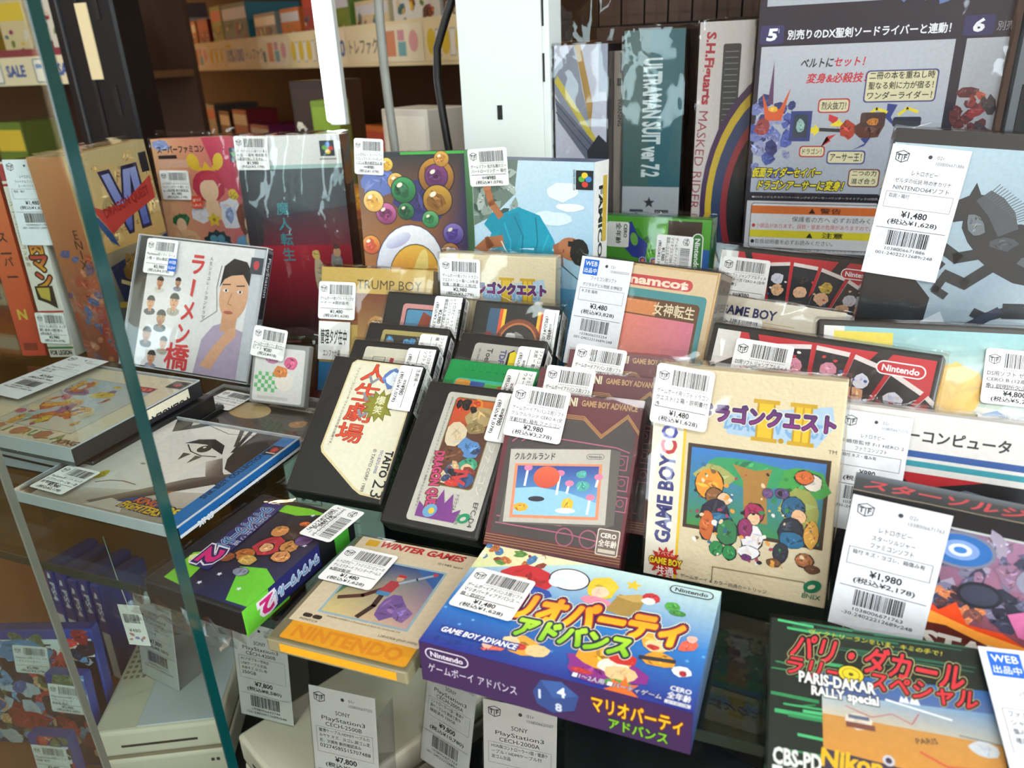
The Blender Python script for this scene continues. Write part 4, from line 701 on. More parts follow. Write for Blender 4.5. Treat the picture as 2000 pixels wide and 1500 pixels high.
# ---- boxed handheld games
def mini(key, label, seed, st, front=False):
    t = thing(key, 'game_box', label, 'game box', GB); W, H, D = t.W, t.H, t.D; body(t, 'card_burgundy')
    A = Art(W, H, seed); A.R(0, 0, W, H, '#5e0f22'); A.P(((3, 8), (W - 2, 8), (W - 2, 77), (74, 86), (60, 72), (48, 82), (3, 82)), '#3c3434')
    for k in range(3): A.L(((3, 82.5 + k), (48, 82.5 + k), (60, 72.5 + k), (74, 86.5 + k), (W, 77 + k)), .45, '#b98a4a')
    for k in range(4): A.R(0, 2 + k * 1.5, W, .45, '#a8783c')
    A.T('GAME BOY ADVANCE', 45, 91, 3.6, '#b98a5a', w=34, b=.05, ol=(('#3a0c14', .1),)); A.T('MINI', 32, 90.5, 5, '#d8cfa8', w=10, b=.05)
    c = '#b05a78'
    A.L(((5, 70), (70, 68), (78, 66)), .7, c); A.L(((5, 14), (50, 14), (76, 12)), .7, c); A.L(((5, 18), (45, 18)), .7, c); A.ring(48, 12, 5, 5, .8, c); A.ring(62, 13, 5, 5, .8, c)
    for (x, y) in ((74, 60), (76, 48), (77, 36)): A.frame(x - 4, y - 5, 8, 9, .6, c); A.ring(x, y, 2, 2, .6, c)
    for i in range(3): A.L(((6 + i * 6, 64 + i), (10 + i * 6, 68), (8 + i * 6, 72)), .8, c)
    A.E(14, 74, 9, 7, '#a8904a'); A.E(14, 74, 8, 6, '#c0a860')
    if front:
        A.P(((7, 14), (71, 21), (75.5, 23), (73, 66), (68.5, 66.5), (8, 60)), '#5a5650')
        Mx = lambda u, v: (9.5 + u * 61 - v * 3.5, 15 + v * 44 + u * 7.5); A.M = Mx
        A.R(0, 0, 1, 1, '#bdb7ac'); A.R(.06, .06, .87, .74, '#e08a60'); A.GP(((.09, .1), (.9, .1), (.9, .77), (.09, .77)), ('#5aa8d8', '#7ac0e8', '#1d3f94', '#1c3c90')); A.P(((.09, .1), (.9, .1), (.9, .28), (.6, .42), (.3, .48), (.09, .46)), '#8fc4e4')
        A.M = lambda u, v: Mx(u / 61, v / 44)
        for (x, y, h_) in ((11, 22, 10), (31, 17, 12), (50, 6, 9), (54, 22, 5), (37, 18, 5)): A.L(((x, y), (x + 1, y + h_)), 1.4, '#dfe6f2'); A.E(x + 1.2, y + h_ + .6, 2.6, 1.8, '#e07aa0')
        A.E(24, 27, 8, 6.6, '#c8442c', c2='#e0603c'); A.E(19, 14, 5, 1.6, '#1c2030'); A.B(46, 22, 4.5, 3.6, '#4aa89a', 12, .25); A.B(45, 29, 3.4, 2.8, '#4aa89a', 12, .25); A.B(10, 9, 5, 3, '#e0a820', 7, .15); A.B(38, 11, 4, 4.4, '#eab824', 7, .15); A.E(37, 7.5, 6, 1.6, '#dceaf4')
        A.T('クルクルランド', 3, 37.5, 4.2, '#3c3a38', w=25, b=.03); pill(A, 47, 38, 10.5, 3.2, '#4a4844', '#bdb7ac', tc='#4a4844'); A.M = None
        A.RR(67, 5.5, 13, 15, 1.2, '#e0d4c0'); A.RR(67.6, 6.1, 11.8, 13.8, 1, '#6a5a54'); A.T('CERO', 73.5, 15.5, 2.6, '#ece4d4', al='c', w=9, b=.03); A.T('全年齢', 73.5, 10.4, 4, '#ece4d4', al='c', w=10.5, b=.03); A.R(68.5, 7, 10, 2, '#cfc4b0')
    paste(t, A, 'cover_print'); sleeve(t, .9, 4, seed); sticker(t, *st, off=1.9, seed=seed + 40); return t
mini('kuru', 'burgundy handheld game box with grey inset picture of mushrooms, front of three', 17, (1, 100, ['ゲームボーイアドバンス用ソフト', 'クルクルランド CERO A (全', '年齢対象) 箱有 ファミコン'], '¥2,980', TAX('3,278'), 37, 33, -3), True)
mini('mini2', 'burgundy handheld game box, middle of the three in a row', 18, (5, 99.5, ['ゲームボーイアドバンス用ソフト', 'スーパーマリオ CERO A (全'], '¥2,480', TAX('2,728'), 33, 33, -2))
mini('mini1', 'burgundy handheld game box, rearmost of the three in a row', 19, (5, 101, ['ゲームボーイアドバンス用ソフト', 'ツインビー CERO A (全年', '齢対象)'], '¥1,980', TAX('2,178'), 36, 33, -4))

def stucco_box(key, label, seed, front):
    t = thing(key, 'game_box', label, 'game box', GB); W, H, D = t.W, t.H, t.D; body(t, 'card_cream'); A = Art(W, H, seed)
    A.R(0, 0, 17, H, '#e9e2cf'); A.R(17, 0, 1.5, H, '#e8c22a'); A.T('GAME BOY', 13.2, 20, 8.2, '#2a2f72', w=50, rot=90, b=.06)
    for i, (ch, c) in enumerate((('C', '#b8303c'), ('O', '#3a3f9a'), ('L', '#d8a020'), ('O', '#3a8a4a'), ('R', '#8a3a8a'))): A.T(ch, 13.5, 71 + i * 8.6, 8.2, c, w=7, rot=90, b=.07)
    A.P(((36, 96), (90, 106), (92, 96), (84, 84), (40, 86)), '#a9c6dc'); A.T('DRAGON QUEST', 38, 89, 7, '#7aa8d0', w=50, sh=.2, b=.05)
    for x0 in (54, 72): A.R(x0, 84, 9, 22, '#b8901c'); A.R(x0 + 1, 85, 7, 20, '#e0bb2a')
    for x0 in (54, 72):
        for yy in (84, 104): A.R(x0 - 2, yy, 13, 2.2, '#c8a020')
    A.R(76.2, 86, .8, 18, '#b8901c'); A.E(67, 85.5, 1.4, 1.4, '#b8901c'); A.T('ドラゴンクエスト', 26, 92.5, 9, '#8a2a7c', w=66, b=.05, ol=(('#f0e8d8', .13), ('#2c1c4c', .09)), grad='#4a2a6a'); A.T('TM', 90, 82, 2, '#2a2a2a', w=4)
    if front:
        A.R(20, 31, 72, 47.5, '#3a2c1e'); A.GP(((22, 33), (90, 33), (90, 76.5), (22, 76.5)), ('#3a8a3c', '#2f8a58', '#3a7ac0', '#2f7ac4')); A.B(52, 66, 26, 9, '#2f9a62', 16, .25); A.B(80, 64, 14, 10, '#3fa04a', 12, .3); A.B(35, 62, 12, 8, '#a8a860', 10, .3); A.P(((52, 40), (50, 62), (44, 70), (56, 68), (64, 70), (62, 60), (64, 40)), '#a87c3a'); A.B(80, 50, 12, 14, '#9aa050', 10, .3)
        for (x, y, rx, ry, c) in ((33, 57, 8, 9, '#e8962a'), (36, 51, 5, 5, '#8a5a2c'), (41, 50, 4, 4, '#efc49a'), (37, 40, 8, 10, '#20223a'), (40, 38, 7, 5, '#1f6a94'), (33, 34, 4, 9, '#c8642a'), (44, 32, 6, 8, '#2a7a4a'), (39, 22, 4, 4.5, '#1f8a4a'), (46, 21, 4, 4.5, '#1f8a4a'), (57, 45, 5.5, 6, '#a8245a'), (57, 42, 3.5, 3.5, '#efc49a'), (57, 31, 6, 8, '#ece8ea'), (53, 36, 4, 6, '#8a2a60'), (56, 23, 6, 4, '#f0eef0'), (55, 20, 3, 2, '#6a2a6a'), (76, 51, 6, 6.5, '#1d5f86'), (79, 47, 4, 4, '#efc090'), (76, 38, 6.5, 8, '#1a2a3c'), (77, 34, 7, 5, '#206a92'), (86, 38, 4, 8, '#d8a040'), (72, 26, 4, 6, '#26303c'), (84, 24, 5, 4, '#a8683a'), (88, 20, 4, 2.5, '#6a4426'), (69, 20, 4, 2.5, '#6a4426'), (70, 58, 4, 3, '#5a4a7a'), (84, 66, 5, 5, '#e4dccc'), (80, 68, 5, 4, '#d0682c'), (63, 57, 3, 3, '#6a4a7a')): A.B(x, y, rx * 1.06, ry * 1.06, '#14161c', 12, .12); A.B(x, y, rx, ry, c, 12, .18)
        A.dabs(24, 18, 64, 50, ['#1c1a20', '#e8a040', '#f0d0a8', '#2a6a94', '#2f8a4a', '#a83a5a', '#f0ece4', '#7a5a34'], 70, .5, 1.5, 1.4)
        A.S(12, 8.5, 9.5, 6.6, 14, '#b8281c'); A.T('すべての', 12, 12.4, 2.6, '#f0dcc0', al='c', w=10); A.T('GAME BOY', 12, 7.4, 3.6, '#f2d22a', al='c', w=18, b=.05, ol=(('#5a2410', .12),)); A.T('共通', 12, 1.4, 4.8, '#f4f0e8', al='c', w=10, b=.03); A.T('ゲームボーイ & カラー共通カートリッジ', 21, 2, 2.2, '#4a4a6a', w=46)
        A.L(((38, 3.5), (38, 11.5), (85, 12.5), (86, 4.5)), .5, '#8a7a5a'); A.E(89, 11, 4.6, 3.2, '#1c7a54', 30); A.E(88.6, 10.7, 2, 1.1, '#e2d3ae', 30); A.T('ENIX', 89, 4.2, 2.6, '#1c7a54', al='c', w=9)
    else: A.E(20, 100, 3, 3, '#1c7a54')
    paste(t, A, 'cover_print'); return t
t = stucco_box('gbc', 'cream stucco textured game box with colourful forest crowd picture', 20, True); sleeve(t, 1.2, 7, 51)
sticker(t, 1, 121, ['ゲームボーイ用ソフト ドラゴン', 'クエスト1.2 箱・説明書付', 'き'], '¥1,480', TAX('1,628'), w=31, h=33, rot=-5, off=2.4, seed=61)
t = stucco_box('dqback', 'cream stucco textured game box in the back row, same title', 22, False); sleeve(t, 1.2, 5, 52)
sticker(t, 1.5, 121, ['ゲームボーイ用ソフト ドラゴン', 'クエスト1・2 ー 箱へこみ有 説', '明書・葉書(シミ有)付'], '¥2,980', TAX('3,278'), rot=-1, off=2.4, seed=62)
t = thing('trump', 'game_box', 'golden handheld game box with management slip under its price label', 'game box', GB); W, H, D = t.W, t.H, t.D; body(t, 'card_gold'); A = Art(W, H, 23); A.R(0, 0, W, H, '#c6a452'); A.R(0, 60, W, 28, '#8a4a22'); A.G(36, 20, W - 36, 68, '#d8a860', '#7a3a1c'); A.B(54, 62, 9, 8, '#d89a4a', 10, .25); A.B(60, 50, 7, 9, '#e0c090', 10, .25); A.B(75, 70, 8, 9, '#5a2c18', 10, .25); A.R(0, 0, 34, 26, '#2a6a96'); A.T('TRUMP BOY', 34, 92, 8, '#4a3a1c', w=60); paste(t, A, 'cover_print'); sleeve(t, 1.6, 5, 53)
A = Art(W, H, 23); A.R(0, 28, 30, 34, '#f1f0ec'); A.T('管理タグ在中', 14.5, 42, 13, '#17171a', al='c', w=25, b=.03); A.T('エンファ士場', 13, 31, 6, '#2a2a2c', al='c', w=16, b=.02); paste(t, A, 'management_slip', 'f', 'ink_paper', 2.2)
sticker(t, -1, 97, ['ゲームボーイ用ソフト トランプボ', 'ーイ ー ※現状販売'], '¥1,480', TAX('1,628'), off=2.6, seed=63)
t = thing('mega', 'game_box', 'gold edged game box with pink grained picture and long price card', 'game box', GB); W, H, D = t.W, t.H, t.D; body(t, 'foil_gold'); A = Art(W, H, 24); A.R(2, 2, W - 4, H - 4, '#dcc39c'); A.R(44, 119, 45, 9, '#dcc39c'); A.RR(40, 120, 50, 8, 4, '#c84a4a'); A.T('namcot', 42, 121.5, 6, '#f0dcc4', w=44, b=.06); A.RR(36, 6, 66, 112, 3, '#4a9296'); A.RR(36, 8, 62, 104, 3, '#6a4a34'); A.GP(((36, 8), (96, 8), (96, 99), (36, 99)), ('#e89a7a', '#d88a98', '#d87a94', '#e88a74')); A.B(60, 30, 12, 10, '#f0b090', 10, .3); A.R(36, 100, 30, 10, '#d88a58'); A.T('女神転生', 64, 101, 9, '#e6d8b4', w=31, b=.03); paste(t, A, 'cover_print'); A = Art(D, H, 24); A.R(0, 0, D, H, '#8c8478'); A.G(2, 4, D - 4, H - 8, '#a89c88', '#5a5650'); paste(t, A, 'spine_print', 'r'); box('dark_top', (0, 0, H, W, D, H + .5), 'card_black', t.o); sleeve(t, 1, 4, 54)
card(t, 0, 136, 43, 82, off=2.2, head='ファミコン用ソフト', lines=['デジタルデビル物語 女神転生'], cond=['キズ有 箱有'], p1='¥3,480', p2=TAX('3,828'), num='1038006555254', code='12r', web=True, seed=64)
t = thing('gameboy', 'game_box', 'pale handheld game box with palm leaf, between the two red cases', 'game box', GB); W, H, D = t.W, t.H, t.D; body(t, 'card_white'); A = Art(W, H, 25); A.R(0, 0, W, H, '#ded6c2'); A.T('GAME BOY', 3, H - 13, 6.5, '#2a3060', w=44, b=.03); A.R(2, H - 16, 60, .5, '#c8a860'); A.T('DMG', W - 16, H - 12, 3.2, '#2a2a2a', w=11); A.R(3, 4, W - 6, H - 24, '#d8b878'); A.B(20, H - 32, 16, 10, '#2c5a4a', 12, .4); A.B(50, H - 34, 20, 8, '#d8983a', 11, .3); A.dabs(8, 8, 76, 60, ['#c88a3a', '#3a6a4a', '#8a4a2a', '#e0c890'], 16, 4, 9); paste(t, A, 'cover_print'); sleeve(t, 1, 4, 55); sticker(t, 4, 92, ['ゲームボーイ用ソフト'], '¥1,280', TAX('1,408'), off=2, seed=65)

def ds_case(key, label, seed, st, scheme):
    t = thing(key, 'game_case', label, 'game case', GB); W, H, D = t.W, t.H, t.D; box('case', (0, 0, 0, W, D, H), 'case_black', t.o, 1.8, 3); A = Art(W, H, seed)
    if scheme == 'fan':
        A.R(4, 3, W - 7, H - 7, '#c2222e'); A.R(4, 3, 15, H - 7, '#dfdcd6'); A.P(((24, H - 4), (30, H - 4), (50, 70), (46, 68)), '#1c1416'); A.P(((100, H - 4), (108, H - 4), (84, 80), (78, 84)), '#1c1416')
        cx, cy = 68, 4
        for i in range(13):
            a0 = math.radians(160 - i * 11.5); a1 = math.radians(160 - i * 11.5 - 10); r1 = 112 if 2 < i < 10 else 92
            P = [(cx + 16 * math.cos(a0), cy + 16 * math.sin(a0)), (cx + 16 * math.cos(a1), cy + 16 * math.sin(a1)), (cx + r1 * math.cos(a1), cy + r1 * math.sin(a1)), (cx + r1 * math.cos(a0), cy + r1 * math.sin(a0))]
            A.P(P, '#e6dcd8'); Q = [(cx + (x - cx) * .98 + .0, cy + (y - cy) * .975) for x, y in P]; A.P(Q, A.rnd.choice(('#1e1c22', '#2a2428', '#181a24')))
            am = (a0 + a1) / 2
            for rr_, rs, cc in ((r1 * .62, 6.5, ('#e0dcdc', '#3a5a9c', '#e0c8b0', '#2a2a34', '#b8302c', '#d8a040')), (r1 * .80, 6.2, ('#e8b890', '#d8a078', '#e6c0a0')), (r1 * .88, 5.6, ('#1c1a1e', '#d8d8e4', '#d88aa0', '#8a5a2c', '#2a2a2a', '#c8a83a'))): A.B(cx + rr_ * math.cos(am), cy + rr_ * math.sin(am), rs, rs * .9, A.rnd.choice(cc), 9, .25)
            for q_ in range(7): A.B(cx + A.rnd.uniform(.5, .96) * r1 * math.cos(am + A.rnd.uniform(-.06, .06)), cy + A.rnd.uniform(.5, .96) * r1 * math.sin(am + A.rnd.uniform(-.06, .06)), 1.6, 1.1, A.rnd.choice(('#f0e8e0', '#1a181c', '#c83a3a', '#3a5a9c', '#e0b890')), 6, .4)
        pill(A, W - 33, H - 16, 26, 8, '#f4f0f0', '#c2222e', tc='#f4f0f0')
    else:
        A.G(4, 3, W - 7, H - 7, '#dcc48e', '#8cc0c4'); A.R(4, 3, 12, H - 7, '#dddcd8'); A.R(10, H - 16, 34, 9, '#e0cc48'); A.GP(((44, 4), (W - 3, 4), (W - 3, 70), (44, 80)), ('#c8a878', '#6a9ac8', '#c8dce0', '#e0c890')); A.B(82, 84, 14, 18, '#e8b850', 12, .35); A.B(70, 55, 20, 12, '#c89a6a', 12, .4); A.B(104, 60, 18, 14, '#6a94c4', 12, .4); A.B(100, 40, 20, 8, '#b8482c', 10, .4); A.dabs(50, 8, 76, 46, ['#d8a060', '#5a80b0', '#e8dcc0', '#8a4a3a', '#c8d8e0'], 26, 3, 7); A.T('DS', 112, H - 22, 8, '#c8485a', w=18, b=.05)
    paste(t, A, 'cover_print'); sleeve(t, .9, 3, seed); sticker(t, *st, off=1.9, seed=seed + 40); return t
ds_case('ds1', 'black game case with red fan of portraits, standing behind the other one', 26, (7, 115, ['DS用ソフト ジャンプ アルティメ', 'ットスターズ CERO A (全年', '齢対象)'], '==¥980', TAX('1,078'), 41, 37, 0), 'fan')
ds_case('ds2', 'black game case with red fan of portraits and white oval maker mark', 27, (18, 113, ['DS用ソフト ジャンプ アルティメ', 'ットスターズ CERO A'], '==¥980', TAX('1,078'), 36, 33, 0), 'fan')
ds_case('ds3', 'black game case with pale sky blue and gold cover at the right', 28, (95, 110, ['DS用ソフト ゼノサーガ', 'CERO B (12歳以上対', '象) 説明所欠品'], '¥4,800', TAX('5,280'), 35, 33, -3), 'sky')

# ---- right hand column
t = thing('f1', 'game_box', 'white and blue striped racing game box at the right', 'game box', GB); W, H, D = t.W, t.H, t.D; body(t, 'card_white'); A = Art(W, H, 29); A.R(0, 0, W, H, '#e3e1dc'); A.T('ファミリーコンピュータ', 6, 86, 6.5, '#23262e', w=72, b=.05); A.R(0, 78, W, 3.4, '#24569c'); A.R(0, 73.2, W, 3, '#3a9aa8'); A.R(0, 0, W, 70, '#1c1c20'); A.P(((28, 70), (70, 70), (40, 62)), '#b82a30'); A.G(30, 10, 66, 50, '#3a2c28', '#20242c'); A.L(((34, 50), (62, 64), (74, 62)), 1.6, '#6a7480'); A.B(70, 40, 22, 12, '#0f1014', 12, .3); A.B(62, 46, 10, 3, '#4a2c26', 9, .3); paste(t, A, 'cover_print'); sleeve(t, 1, 4, 56)
card(t, 0, 98.5, 34, 64, off=2.2, rot=-1, head='レトロホビー', lines=['中嶋悟監修 F-1 HERO 2', 'ファミコンソフト'], cond=['箱付 キズ・傷み有'], p1='¥980', p2=TAX('1,078'), num='1038006671770', seed=66)
t = thing('star', 'game_box', 'black edged space shooter game box with large price card', 'game box', GB); W, H, D = t.W, t.H, t.D; body(t, 'card_black', bevel=1); A = Art(W, H, 30)
A.R(0, 0, W, H, '#15161a'); A.R(6, 10, W - 8, 66, '#b8c0bc'); A.GP(((7, 11), (W - 2, 11), (W - 2, 75), (7, 75)), ('#5a1c14', '#7a2418', '#a87a9a', '#4a4c68')); A.dabs(30, 34, 60, 40, ['#5a5a74', '#3c3e54', '#74708a', '#8a6a84', '#2c2c3c', '#9a90a4'], 70, 2, 5, 2); A.dabs(32, 30, 30, 18, ['#3a2a34', '#5a3a3a', '#7a4a44', '#c87a50'], 26, 1.2, 3)
A.E(47, 66, 14, 9, '#74788c'); A.E(47, 66, 12.4, 7.6, '#2a68ac'); A.E(47, 66, 7.5, 4.8, '#7a9ad0'); A.E(47, 66, 4.6, 3, '#d0d8f0'); A.E(47, 66, 2.6, 1.6, '#3a7ac0'); A.E(58, 46, 9, 6.5, '#20222e'); A.E(58, 46, 7.4, 5, '#363a4c'); A.E(78, 58, 8, 7, '#8a8aa0'); A.P(((36, 40), (44, 34), (50, 40), (56, 30), (70, 30), (92, 20), (92, 12), (36, 12)), '#e0481c'); A.P(((36, 34), (60, 28), (92, 24), (92, 18), (36, 22)), '#f09a3a'); A.P(((36, 26), (48, 27), (66, 22), (92, 14), (92, 4), (36, 4)), '#5a2018'); A.P(((70, 40), (92, 52), (92, 28), (76, 30)), '#c86a9a')
A.T('STAR', 40, 13, 9, '#dcd6cc', w=34, b=.05); A.T('SOLDIER', 8, 2.5, 9, '#dcd6cc', w=72, b=.05); A.T('HUDSON', 14, 4, 4, '#dcd6cc', w=18); A.E(90, 34, 5, 12, '#e0d43a'); A.E(91, 34, 4, 10, '#8ab0a0'); paste(t, A, 'cover_print')
A = Art(W, D, 30); A.R(0, 0, W, D, '#15161a'); A.G(0, D - 7, W, 7, '#2a3038', '#5a646c'); A.T('スターソルジャー', 4, 4.5, 11, '#c83038', w=W - 6, b=.05, sh=.25); A.L([(i * 4, .6 + .5 * A.rnd.random()) for i in range(24)], .5, '#c8b890'); paste(t, A, 'top_print', 't')
card(t, .5, 82.5, 41, 70, off=1.2, rot=-1, head='レトロホビー', lines=['スターソルジャー', 'ファミコンソフト'], cond=['箱付 キズ・ヨゴレ、箱傷み有'], p1='¥1,980', p2=TAX('2,178'), seed=67, low='-30-24022212689r248')
t = thing('paris', 'game_box', 'rally game box with red katakana title at the lower right', 'game box', GB); W, H, D = t.W, t.H, t.D; body(t, 'card_black'); A = Art(W, H, 31)
A.R(0, 0, W, H, '#12221c')
for i in range(26): A.L(((A.rnd.uniform(0, 20), y_ := A.rnd.uniform(0, H)), (A.rnd.uniform(14, 40), y_ + A.rnd.uniform(-1, 1.5))), A.rnd.uniform(.4, 1.8), A.rnd.choice(('#3fae6c', '#2c8a54', '#4cc07a')))
for i in range(14): A.L(((A.rnd.uniform(0, 60), y_ := A.rnd.uniform(82, H)), (A.rnd.uniform(30, W), y_ + A.rnd.uniform(-1, 1))), A.rnd.uniform(.3, 1.2), '#2c6a50')
A.GP(((21, 0), (W - 1, 0), (W - 1, 78), (21, 74)), ('#b8762c', '#c88a3a', '#2a6aac', '#2a62a4')); A.GP(((21, 52), (W - 1, 54), (W - 1, 68), (21, 64)), ('#d8c49a', '#b8b8a8', '#6a98c0', '#a8c0cc')); A.G(21, 28, W - 22, 27, '#d89438', '#c89048'); A.P(((21, 40), (50, 38), (W - 1, 28), (W - 1, 0), (21, 0)), '#3a3048'); A.P(((44, 0), (50, 30), (66, 34), (W - 6, 26), (W - 1, 0)), '#e0a028'); A.P(((40, 0), (46, 24), (62, 30), (80, 22), (80, 0)), '#b04a2c'); A.P(((34, 6), (40, 24), (52, 28), (50, 6)), '#7a7088'); A.P(((50, 8), (54, 20), (68, 22), (70, 8)), '#c83a30')
A.T('Nikon', 20, 33, 7, '#e8b820', w=22, b=.06, sh=.1); A.E(45, 40, 2.2, 2.2, '#c8c8d0'); A.E(45, 40, 1.2, 1.2, '#3a3048')
A.B(35, 54, 6, 4, '#e0d4c4', 9, .2); A.R(30, 51, 11, 2.4, '#7a4a3c'); A.R(31, 55, 8, 1.6, '#5a6a80'); A.B(80, 52, 6, 3.6, '#c8d0d4', 10, .2); A.L(((72, 56), (88, 55)), .4, '#5a6068'); A.B(80, 38, 10, 5, '#7a5a2c', 10, .5); A.L(((74, 26), (78, 36)), 1, '#5a3c20'); A.L(((57, 46), (66, 42), (76, 43), (84, 32)), .9, '#d05a40'); A.T('PARIS', 56, 49, 2.4, '#3a3a3a', w=8, rot=12); A.L(((30, 60), (40, 57), (48, 60), (55, 57), (58, 62)), .3, '#d0485a')
for x in (51, 55): A.P(((x, 66), (x + 1, 69), (x + 2, 67.6), (x + 3, 69), (x + 4, 66)), '#eef2f4')
A.L(((46, 66), (70, 62)), .8, '#eef2f4')
A.T('パリ・ダカール', 8, 79, 13, '#d8323c', w=68, rot=-3, sh=.2, b=.05, ol=(('#d8d28c', .14), ('#141414', .12))); A.T('ラリー・スペシャル', 6, 70.5, 8.5, '#d8323c', w=74, rot=-2, sh=.2, b=.05, ol=(('#d8d28c', .13), ('#141414', .11))); A.E(33, 75, 5.4, 4.4, '#1a1a12'); A.E(33, 75, 4.9, 3.9, '#e6cf28'); A.ring(33, 75, 3.4, 2.7, .3, '#8a7a1c'); A.E(33, 75, 1, .8, '#5a5014')
A.T('ヴィクトリーランをいま、キミの手で！', 16, 92, 2.6, '#d8cc3a', w=54, rot=-1, sh=.2); A.T('PARIS-DAKAR', 12, 67.5, 5, '#eef0ee', w=30, b=.06, ol=(('#10181a', .1),)); A.T('RALLY special', 17, 62.5, 4, '#eef0ee', w=26, b=.05, ol=(('#10181a', .1),)); A.T('CBS-PD', 2, 30, 6.5, '#e6eae4', w=18, b=.06); A.T('FOR', 2, 23, 6, '#e6eae4', w=16, b=.06)
paste(t, A, 'cover_print'); A = Art(D, H, 31); A.R(0, 0, D, H, '#13241d'); A.dabs(0, 0, D, H, ['#2f8a58', '#3fae6c'], 14, .5, 1.6, 4); paste(t, A, 'spine_print', 'l'); sleeve(t, 1, 5, 57)
card(t, 84, 97, 43, 82, off=3.5, rot=3, head='レトロホビー', lines=['パリダカールラリー', 'スペシャル'], cond=['ファミコンソフト', 'シャル 箱付', '傷み有', '確認済み'], p1='¥1,480', p2=TAX('1,628'), web=True, seed=68)
t = thing('n64', 'game_box', 'tall pale blue game box with dark rearing horse picture', 'game box', GB); W, H, D = t.W, t.H, t.D; body(t, 'card_black'); A = Art(W, H, 32); A.GP(((1, 0), (W, 0), (W, H), (1, H)), ('#6a7078', '#d8dee0', '#a8c4d4', '#b6ced8')); A.R(1, H - 9, W - 1, 9, '#1c2226'); A.P(((1, 0), (34, 0), (40, 60), (42, 108), (30, 120), (1, 122)), '#171b1f'); A.B(30, 84, 10, 16, '#20262a', 9, .3); A.P(((34, 70), (60, 84), (50, 100), (40, 92)), '#b8c4cc')
hc = '#2b2f33'
for (x, y, rx, ry, ro) in ((92, 142, 34, 19, -12), (66, 156, 15, 24, 30), (52, 168, 15, 8, 24), (44, 163, 7, 5, 10), (114, 130, 18, 16, 0)): A.B(x, y, rx, ry, hc, 14, .1, ro, False)
A.P(((50, 174), (53, 184), (58, 175)), hc); A.P(((55, 173), (62, 180), (70, 176), (78, 168), (82, 158), (72, 152), (64, 164)), '#4a5258')
for q_ in range(16): A.L(((60 + q_ * 1.4, 176 - q_ * .9), (66 + q_ * 1.7, 184 - q_ * 1.1)), .5, '#5a646a')
for pts, w_ in ((((64, 140), (52, 136), (42, 142)), 7), (((42, 142), (38, 134), (44, 130)), 5), (((72, 132), (60, 120), (48, 124)), 7), (((48, 124), (44, 114), (50, 111)), 5), (((116, 122), (104, 108), (88, 106)), 10), (((88, 106), (76, 100), (70, 102)), 6), (((122, 122), (120, 104), (108, 96)), 9), (((108, 96), (98, 88), (94, 90)), 6)): A.L(pts, w_, hc)
A.B(104, 152, 8, 5, '#8a949a', 9, .3); A.B(76, 148, 9, 5, '#454d54', 9, .3); A.B(98, 138, 14, 7, '#565e64', 9, .4); A.B(58, 158, 6, 10, '#6a747a', 9, .4, 30)
A.P(((44, 76), (50, 72), (86, 104), (82, 108)), '#30384a'); A.P(((20, 72), (40, 84), (46, 72)), '#c8d0d4'); A.P(((14, 70), (52, 76), (50, 66), (12, 62)), '#a8202c'); paste(t, A, 'cover_print')
card(t, 0, 204, 46, 84, off=2.0, rot=-2, head='レトロホビー', lines=['ゼルダの伝説 時のオカリナ', 'NINTENDO64ソフト'], cond=['取説・箱付'], p1='¥1,480', p2=TAX('1,628'), num='1038006671886', seed=69); sleeve(t, 1, 5, 58)
t = thing('koro', 'game_box', 'green leafy handheld game box standing on end at back right', 'game box', GB); W, H, D = t.W, t.H, t.D; body(t, 'card_green'); A = Art(W, H, 33); A.G(0, 0, W, H, '#4a9a2c', '#4f9a2e'); A.dabs(30, 30, 50, 100, ['#3a8424', '#6ab83c', '#2f7020', '#7cc84a'], 34, 3, 9, 2.2); A.R(64, 78, 30, 56, '#3c2c20'); A.R(84, 60, 18, 50, '#2a62a8'); A.B(88, 76, 10, 8, '#dfe8e8', 9, .3); A.P(((22, 128), (30, 132), (36, 120), (46, 112), (44, 98), (32, 100), (22, 110)), '#2c3a8c'); A.E(33, 116, 3.5, 6, '#6aa84a', 15); A.T('コロコロ', 40, 98, 13, '#e0722c', w=60, rot=-90, b=.06, ol=(('#b8c8d8', .15), ('#5a3a8c', .11)))
A.E(16, 76, 8, 8, '#3a3a4a'); A.E(16, 76, 5.5, 5.5, '#d8d8d8'); A.RR(7, 108, 21, 23, 2, '#e8ece4'); A.T('CERO', 23, 129, 3, '#222222', w=12, rot=-90, b=.03); A.T('全年齢', 15.5, 130, 5, '#222222', w=19, rot=-90, b=.03); A.E(5, 102, 2.2, 2.2, '#e0e0d8'); A.vt('ゴルファー', 5, 90, 5, '#d8d44a', dy=6.4); pill(Art(1, 1), 0, 0, 1, 1, '#000000') if 0 else None
Bn = Art(40, 10, 1); pill(Bn, 0, 0, 36, 10, '#e8efe4', '#3a7a38', tc='#e8efe4'); A.polys += [([(92 - v, 124 - u) if 0 else (86 + v, 124 - u) for u, v in P][::1], C, k + A.k) for P, C, k in Bn.polys]; A.k += 6
paste(t, A, 'cover_print'); sleeve(t, 1.4, 4, 59); A = Art(D, H, 33); A.R(0, 0, D, H, '#1f6a3c'); paste(t, A, 'spine_print', 'r')
sticker(t, 88, 121, ['ゲームボーイアドバンス', 'マリオゴルフGBAツアー', '取説・ワイヤレスアダプ'], '¥1,980', TAX('2,178'), rot=-92, off=2.8, seed=70)

